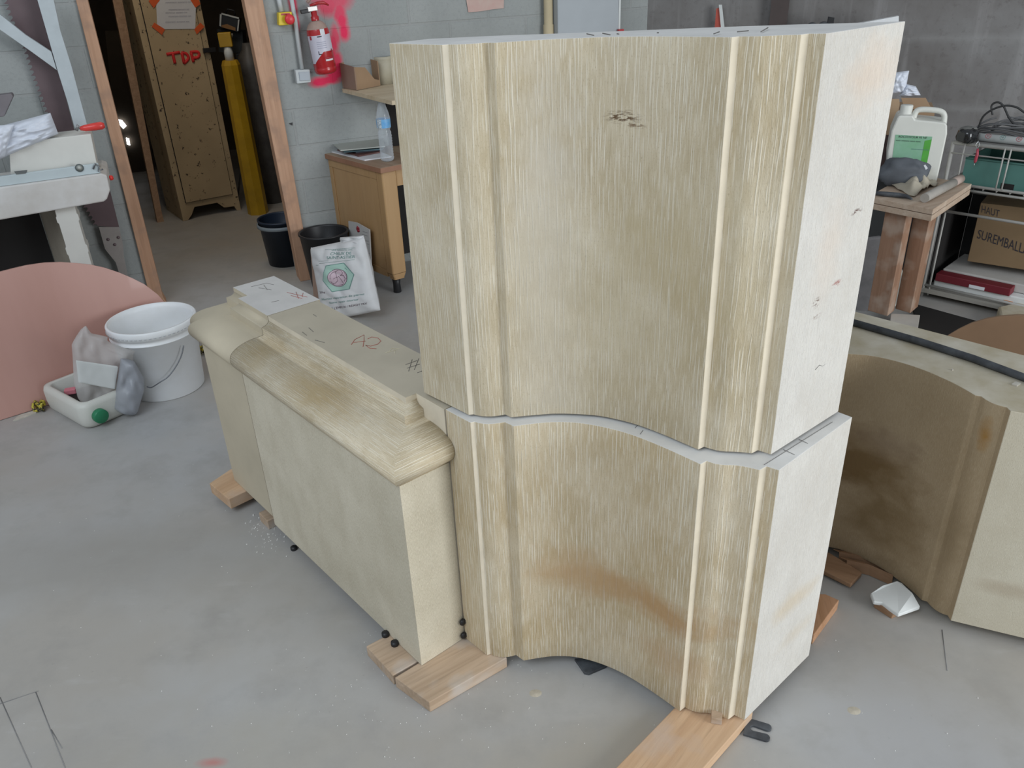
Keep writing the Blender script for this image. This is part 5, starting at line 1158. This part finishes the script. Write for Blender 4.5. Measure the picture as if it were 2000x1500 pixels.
lettering('mmm mmmmm mmm mmm', quad_px(JP, (1750, 273), (1798, 276), (1798, 278), (1750, 275), .0022), 'printed_line', M['ink'], jr)
lettering('mmmmm mmmmmmm mmm', quad_px(JP, (1780, 290), (1814, 292), (1814, 294), (1780, 292), .0022), 'printed_line', M['inkg'], jr)
gc = Z(1763, 352, BH); mb = MB()
def blobm(c, rx, ry, rz, rzr, amp, seed, flat=.0, nsc=14):
    def f(u, v):
        th = 2*math.pi*u; ph = math.pi*v-math.pi/2; d = Vector((math.cos(ph)*math.cos(th), math.cos(ph)*math.sin(th), math.sin(ph)))
        d = Vector([math.copysign(abs(k)**.75, k) for k in d]); w = 1+nzv(d, 1.6, amp, seed)+abs(nzv(d, 3.5, amp*.6, seed+2))
        p = Vector((d.x*rx*w, d.y*ry*w, max(-rz*.9, d.z*rz*w))); return c+Matrix.Rotation(rzr, 3, 'Z')@p
    return MB().grid(f, 36, 20)
gz = .062; gcx = JP.pt(JP.px(1763, 330)[0], 0, .062); gcx.z = BH+gz*.9+.001
gb_ = root('grey_bag', 'grey fabric bag slumped against the green-labelled jerrycan', 'bag', (gcx.x, gcx.y, BH)); pmesh(blobm(gcx, .100, .050, gz, rad(-20), .22, 3), 'bag_body', plain('slate_fabric', (.105, .115, .13), .7, .12, 10), gb_)
pmesh(slab(JP, [(1801, 312), (1804, 310), (1809, 317), (1805, 320)], .002, off=.12), 'white_tag', M['paper'], gb_)
def cloth(P4, amp, seed, z, h, nm, mat_, lab):
    P4 = [Vector(p) for p in P4]
    def f(u, v):
        P = (P4[3]*(1-u)+P4[2]*u)*(1-v)+(P4[0]*(1-u)+P4[1]*u)*v; e = min(u, 1-u, v, 1-v)*4; e = min(1, e)
        return Vector((P.x+nzv((u*3, v*3, 1), 1, .02, seed), P.y+nzv((u*3, v*3, 9), 1, .02, seed), z+.004+abs(nzv((u*4.2+v*1.5, v*2.2, 0), 1.1, amp*2.2, seed))*(.25+.75*e)+h*e))
    return solo(MB().grid(f, 34, 26), nm, mat_, lab, 'cloth', solid=.0025)
cloth([Z(1715, 352, BH), Z(1800, 340, BH), Z(1828, 362, BH), Z(1782, 386, BH)], .055, 5, BH, .022, 'work_cloth', plain('cream_canvas', (.47, .42, .33), .85, .06, 12, .2), 'crumpled cream canvas cloth on the bench in front of the grey bag')
P_ = [Z(x, y, BH+.012) for x, y in ((1708, 377), (1730, 379), (1755, 381), (1772, 384), (1781, 389))]; solo(MB().tube(P_, [.009, .011, .011, .009, .004], 12), 'dark_tool', M['blackdust'], 'dark handled tool under the front edge of the canvas cloth', 'tool')
P_ = [Z(x, y, BH+.020) for x, y in ((1806, 387), (1862, 357), (1876, 349))]
rl = root('round_bar', 'grey round bar lying across the bench near its front corner', 'bar', Z(1840, 368, BH)); pmesh(MB().tube(P_[:2], .0195, 24), 'barrel', plain('dusty_grey_tube', (.38, .35, .31), .7, .08, 14), rl); pmesh(MB().tube([P_[1], P_[2]], [.0195, .020], 20), 'end_sleeve', plain('pink_dusty_tube', (.45, .35, .30), .7, .08, 14), rl)

# wire rack
RP = Plane((2.18, 3.75), 136); M['rack'] = plain('grey_white_rack', (.46, .45, .42), .5, .08, 12)
rk = root('wire_rack', 'grey-white metal wire rack with two levels at the right edge', 'rack', RP.pt(0, 0))
def rtube(px_, r, nm='rail', off=0, raw=None):
    P = [RP.pt(*RP.px(x, y), off) for x, y in px_]; return pmesh(MB().tube(P, r, 8), nm, M['rack'], rk)
sR = RP.px(2000, 290)[0]+.5
zr = [RP.px(1850, 277)[1], RP.px(1900, 364)[1], RP.px(1845, 412)[1], RP.px(1803, 555)[1]]
sA = RP.px(1843, 400)[0]-.015
for s_x in (sA, sR):
    for o_ in (0, -.42): pmesh(MB().tube([RP.pt(s_x, 0, o_), RP.pt(s_x, zr[0]+.005 if True else 0, o_)], .009, 8), 'post', M['rack'], rk)
pmesh(MB().tube([RP.pt(sA+.03, zr[3]-.05, 0), RP.pt(sA+.03, zr[2], 0)], .005, 8), 'post', M['rack'], rk)
for z_ in zr:
    for o_ in (0, -.42): pmesh(MB().tube([RP.pt(sA, z_, o_), RP.pt(sR, z_, o_)], .007 if z_ != zr[0] else .009, 8), 'rail', M['rack'], rk)
    for s_x in (sA, sR): pmesh(MB().tube([RP.pt(s_x, z_, 0), RP.pt(s_x, z_, -.42)], .006, 8), 'side_rail', M['rack'], rk)
pmesh(MB().tube([RP.pt(sA, zr[1]-.022, 0), RP.pt(sR, zr[1]-.022, 0)], .006, 8), 'rail', M['rack'], rk)
pmesh(MB().tube([RP.pt(sA, zr[0]-.045, .006), RP.pt(sR, zr[0]-.045, .006)], .0035, 8), 'rail', M['rack'], rk)
for xa in (1882, 1962, 1974): 
    s_x = RP.px(xa, 300)[0]; pmesh(MB().tube([RP.pt(s_x, zr[0], .006), RP.pt(s_x, zr[1]+.003, .006)], .0035, 8), 'wire', M['rack'], rk)
for k in range(1, 14): pmesh(MB().tube([RP.pt(sA+(sR-sA)*k/14, zr[1]-.010, 0), RP.pt(sA+(sR-sA)*k/14, zr[1]-.010, -.42)], .003, 6), 'shelf_wire', M['rack'], rk)
pmesh(MB().prism([RP.pt(sA+.012, zr[3]-.012, -.01), RP.pt(sR, zr[3]-.012, -.01), RP.pt(sR, zr[3]-.012, -.41), RP.pt(sA+.012, zr[3]-.012, -.41)], (0, 0, -.004)), 'lower_shelf', M['rack'], rk)
pmesh(MB().prism([RP.pt(sA+.012, zr[0]+.005, -.01), RP.pt(sR, zr[0]+.005, -.01), RP.pt(sR, zr[0]+.005, -.41), RP.pt(sA+.012, zr[0]+.005, -.41)], (0, 0, .004)), 'upper_shelf', plain('grey_shelf_sheet', (.24, .23, .22), .6, .1, 9), rk)
def rbox(s0, s1, z0, z1, o0, o1): return MB().prism([RP.pt(s0, z0, o0), RP.pt(s1, z0, o0), RP.pt(s1, z0, o1), RP.pt(s0, z0, o1)], (0, 0, z1-z0))
pmesh(MB().prism([RP.pt(sA+.012, .02, -.43), RP.pt(sR, .02, -.43), RP.pt(sR, zr[1]-.03, -.43), RP.pt(sA+.012, zr[1]-.03, -.43)], RP.n*-.005), 'back_shade', plain('black_back_shade', (.03, .03, .03), .7, .1, 5), rk)  # dark sheet added for the shade at the back of the rack
pmesh(MB().prism([RP.pt(sA+.010, .02, -.012), RP.pt(sA+.010, .02, -.42), RP.pt(sA+.010, zr[1]-.03, -.42), RP.pt(sA+.010, zr[1]-.03, -.012)], RP.s*.004), 'side_panel', M['dark'], rk)  # black sheet added for the darkness inside the rack's left end
solo(hslab(.010, [(1782, 592), (2010, 655), (1900, 700), (1794, 664)], .010), 'rack_shade', M['dark'], 'thin black sheet standing for the shade on the floor under the wire rack', 'mat')  # floor shade under the rack, drawn as a thin black sheet
# green crate
g0 = RP.off(-.02).px(1882, 330)[0]; gz0 = zr[1]-.004
gr_ = root('plastic_crate', 'sea-green plastic crate on the upper level of the wire rack', 'crate', RP.pt(g0+.2, gz0, -.2)); M['crate'] = plain('sea_green_plastic', (.085, .215, .185), .5, .08, 5)
ht = .125; mb = MB()
for a_, b_, c_1, d_ in ((g0, g0+.5, -.02, -.026), (g0, g0+.5, -.36, -.366), (g0, g0+.006, -.026, -.36), (g0+.494, g0+.5, -.026, -.36)):
    P = [RP.pt(a_, gz0, c_1), RP.pt(b_, gz0, c_1), RP.pt(b_, gz0, d_), RP.pt(a_, gz0, d_)]; mb.prism(P, (0, 0, ht))
mb.prism([RP.pt(g0, gz0, -.026), RP.pt(g0+.5, gz0, -.026), RP.pt(g0+.5, gz0, -.36), RP.pt(g0, gz0, -.36)], (0, 0, .004)); pmesh(mb, 'shell', M['crate'], gr_)
pmesh(MB().tube([RP.pt(g0, gz0+ht, -.018), RP.pt(g0+.5, gz0+ht, -.018)], .005, 8), 'rim', M['crate'], gr_)
sh = RP.px(1966, 355)[0]; pmesh(rbox(sh-.025, sh+.03, gz0+.006, gz0+.032, -.018, -.0195), 'hand_hole', M['dark'], gr_)
# roll with symbols, charger, cables, carabiner
zr0 = zr[0]+.0095
P_ = [RP.pt(RP.px(1895, 270)[0], zr0+.018, -.045), RP.pt(sR-.1, zr0+.018, -.045)]
ro = root('symbol_roll', 'white roll printed with red and green round symbols on top of the rack', 'roll', RP.pt(RP.px(1950, 270)[0], zr0, -.045)); pmesh(MB().tube(P_, .0175, 20), 'roll', plain('roll_white', (.60, .62, .60), .5, .04, 8), ro)
for k, (x, mt2) in enumerate(((1926, M['inkred']), (1955, M['inkg']), (1988, M['inkred']))):
    s_ = RP.px(x, 266)[0]; C_ = RP.pt(s_, zr0+.018, -.045); nn = (RP.n*.75+Vector((0, 0, .66))).normalized(); vv = RP.s.cross(nn)
    P_ = [C_+nn*.0183+(RP.s*math.cos(a)+vv*math.sin(a))*.011-nn*(math.sin(a)**2*.0035) for a in [2*math.pi*i/16 for i in range(16)]]; pmesh(MB().tube(P_, .0008, 5, closed=True), 'symbol_ring', mt2, ro)
    P_ = [C_+nn*.0185+(RP.s*a+vv*b)*.006 for a, b in ((-1, -.6), (-.2, .8), (.3, -.5), (1, .5))]; pmesh(MB().tube(P_, .0009, 5), 'symbol_mark', mt2, ro)
cc_ = RP.pt(RP.px(1890, 262)[0], zr0+.03, .0); ch = root('charger_unit', 'shiny black charger unit with dusty top at the left end of the rack', 'charger', cc_-Vector((0, 0, .03)))
pmesh(blobm(cc_, .046, .040, .036, .5, .12, 6), 'housing', plain('gloss_black', (.012, .013, .014), .12, .1, 9, coat=.5), ch); pmesh(blobm(cc_+Vector((.002, .006, .020)), .036, .032, .018, .5, .1, 8), 'dusty_top', plain('dusty_grey_cap', (.16, .16, .15), .8, .1, 20), ch)
random.seed(11)
for k in range(7):
    c0_ = RP.pt(RP.px(1935+k*9, 260)[0], zr0+.01+.006*k, -.15-.012*k); rr = .07+.015*(k % 3); til = rad(8+random.uniform(-6, 22)); P_ = []
    for i in range(44):
        a = 2*math.pi*i/43*.95+k; v_ = Vector((rr*1.5*math.cos(a), rr*math.sin(a), 0)); v_ = Matrix.Rotation(til, 3, 'X')@v_; v_.z = abs(v_.z)+.006*math.sin(3*a+k)+.008; P_.append(c0_+Matrix.Rotation(-.7+k*.15, 3, 'Z')@v_)
    solo(MB().tube(P_, .0042, 8), 'cable', plain('cable_grey%d' % k, (.085+.02*(k % 3), .085+.02*(k % 3), .088+.02*(k % 3)), .6, .1, 20), 'dusty grey power cable coiled in the heap on the wire rack', 'cable', 'coiled cables on the rack')
for k, pts_ in enumerate([[(1893, 258), (1902, 236), (1920, 222), (1945, 214), (1968, 217), (1985, 228), (2008, 240)], [(1921, 232), (1919, 214), (1930, 207), (1942, 214), (1955, 240), (1975, 262)]]):
    P_ = [RP.pt(*RP.px(x, y), -.12) for x, y in pts_]; solo(MB().tube(smooth3(P_, 7), .0045, 8), 'cable', plain('cable_dark%d' % k, (.035, .035, .035), .5, .1, 20), ['black cable arching highest over the heap on the wire rack', 'black cable loop standing up left in the heap on the wire rack'][k], 'cable')
kc = root('key_hook', 'small hook with a dark red penknife hanging from the rack front rail', 'hook', RP.pt(*RP.px(1908, 320), .014))
pmesh(MB().tube([RP.pt(*RP.px(x, y), .016) for x, y in ((1913, 274), (1916, 282), (1911, 290), (1908, 282), (1913, 274))], .0014, 6), 'hook', plain('bright_steel', (.6, .6, .6), .3, .05, 9, metal=.8), kc)
pmesh(MB().tube([RP.pt(*RP.px(x, y), .016) for x, y in ((1912, 289), (1911, 300), (1907, 314), (1906, 317))], [.004, .007, .007, .003], 12), 'red_grip', plain('dark_red_grip', (.40, .05, .08), .4, .1, 30), kc)
pmesh(MB().tube([RP.pt(*RP.px(x, y), .016) for x, y in ((1906, 317), (1904, 325))], [.0015, .0008], 6), 'blade', plain('bright_blade', (.6, .6, .6), .3, .05, 9, metal=.8), kc)
# lower level: carton, foam, red box
CP = Plane(RP.pt(0, 0, -.14), 128); zc0 = zr[3]-.0115
cz = root('shipping_carton', 'brown carton marked HAUT and SUREMBAL on the lower rack level', 'box', CP.pt(*CP.px(1890, 512)))
sC = CP.px(1889, 510)[0]; zC1 = CP.px(1914, 396)[1]; zC0 = CP.px(1889, 510)[1]
pmesh(slab(CP, [('r', sC, zC0), ('r', sC+.55, zC0), ('r', sC+.55, zC1), ('r', sC, zC1)], .22), 'carton', plain('tan_carton', (.22, .145, .075), .8, .06, 5), cz, bevel=.002)
lettering('HAUT', quad_px(CP, (1918, 401), (1953, 411), (1951, 424), (1917, 415), .001), 'lettering', M['ink'], cz)
lettering('SUREMBALLAGE', quad_px(CP, (1912, 448), (2034, 486), (2030, 506), (1908, 465), .001), 'lettering', M['ink'], cz)
fz = zC0
solo(rbox(RP.px(1822, 540)[0], sR-.05, zc0+.001, zc0+.038, -.03, -.30), 'foam_slab', M['foam'], 'white foam slab on the lower rack level under the carton', 'foam slab', bevel=.006)
solo(rbox(sA+.05, sR-.1, zc0+.04, min(fz-.002, zc0+.085) if fz > zc0+.06 else zc0+.05, -.08, -.38), 'foam_slab', plain('grey_foam', (.55, .53, .50), .8, .05, 9), 'greyish foam slab between the white one and the carton', 'foam slab', bevel=.006)
rbx = root('red_tool_box', 'long dark red box in front on the lower rack level', 'box', RP.pt(RP.px(1890, 560)[0], zc0+.039, 0))
s1x = RP.px(1826, 540)[0]
pmesh(rbox(s1x, s1x+.34, zc0+.0395, zc0+.078, .0-.008, -.075), 'box', plain('dark_red_box', (.17, .015, .025), .5, .08, 9), rbx, bevel=.003)
pmesh(rbox(s1x+.16, s1x+.23, zc0+.042, zc0+.058, -.0065, -.0078), 'white_label', M['paper'], rbx)
hb = rbox(sA-.02, sR, .03, .045, .03, -.40); solo(hb, 'base_board', plain('dusty_board', (.36, .34, .30), .8, .08, 6), 'dusty pale board under the wire rack', 'board') 
solo(hslab(.06, [(1958, 578), (2010, 570), (2012, 588), (1962, 590)], .008), 'orange_scrap', plain('orange_plastic', (.62, .25, .09), .6, .08, 9), 'flat orange scrap at the right edge under the rack', 'scrap') 
solo(hslab(.06, [(1950, 598), (2010, 585), (2015, 625), (1955, 622)], .06), 'stone_offcut', M['right_top'], 'buff stone offcut at the right edge above the brown round top', 'stone', bevel=.01)
# brown round top at far right
RT_ = Plane(Z(1845, 700, 0.0), 128, 6); 
RT_ = Plane((1.62, 2.62), 133, 4)
solo(slab(RT_, [(1835, 672), (1850, 656), (1870, 644), (1895, 632), (1925, 623), (1955, 618), (1985, 616), (2015, 617), (2060, 626), ('r', RT_.px(2060, 640)[0], .001), ('r', RT_.px(1835, 680)[0], .001)], .02), 'round_tabletop', plain('tan_veneer', (.36, .22, .13), .5, .08, 4), 'tan round table top standing upright behind the right stone block', 'table top', bevel=.001)
# carton and bags behind the bench
KB = Plane((2.03, 3.98), 112)
kz = root('open_carton', 'open brown carton standing behind the jerrycan on the bench', 'box', KB.pt(KB.px(1780, 300)[0], .562))
ks0, ks1 = KB.px(1728, 260)[0], KB.px(1818, 260)[0]; kz1 = KB.px(1760, 215)[1]
pmesh(slab(KB, [('r', ks0, .562), ('r', ks1, .562), ('r', ks1, kz1), ('r', ks0, kz1)], .25), 'box', M['card'], kz)
solo(slab(KB, [('r', ks0-.25, 0), ('r', ks1+.02, 0), ('r', ks1+.02, .56), ('r', ks0-.25, .56)], .35, off=.03), 'shade_box', plain('matt_black_shade', (.02, .022, .022), .7, .1, 5), 'added matt black box for the shade behind the bench legs, under the open carton', 'crate')  # black box added to darken the space behind the bench legs
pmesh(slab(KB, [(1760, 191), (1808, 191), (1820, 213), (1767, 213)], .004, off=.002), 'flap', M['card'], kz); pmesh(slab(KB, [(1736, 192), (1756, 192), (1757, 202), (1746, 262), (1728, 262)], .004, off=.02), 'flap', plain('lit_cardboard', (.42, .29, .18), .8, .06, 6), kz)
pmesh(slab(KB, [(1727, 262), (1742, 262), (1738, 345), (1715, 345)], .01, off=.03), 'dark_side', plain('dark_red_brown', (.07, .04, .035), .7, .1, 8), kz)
for q4, sd, lab in (([(1740, 146), (1777, 141), (1769, 184), (1735, 188)], 3, 'white bag standing upright behind the right edge of the pier'), ([(1772, 168), (1790, 172), (1800, 190), (1756, 192)], 5, 'low white bag on the open carton right of the other')):
    mb, _ = pillow([KB.pt(*KB.px(x, y), -.06) for x, y in q4], KB.n, .03, .012, 9, sd, crease=.012); solo(mb, 'white_bag', M['film'], lab, 'bag')
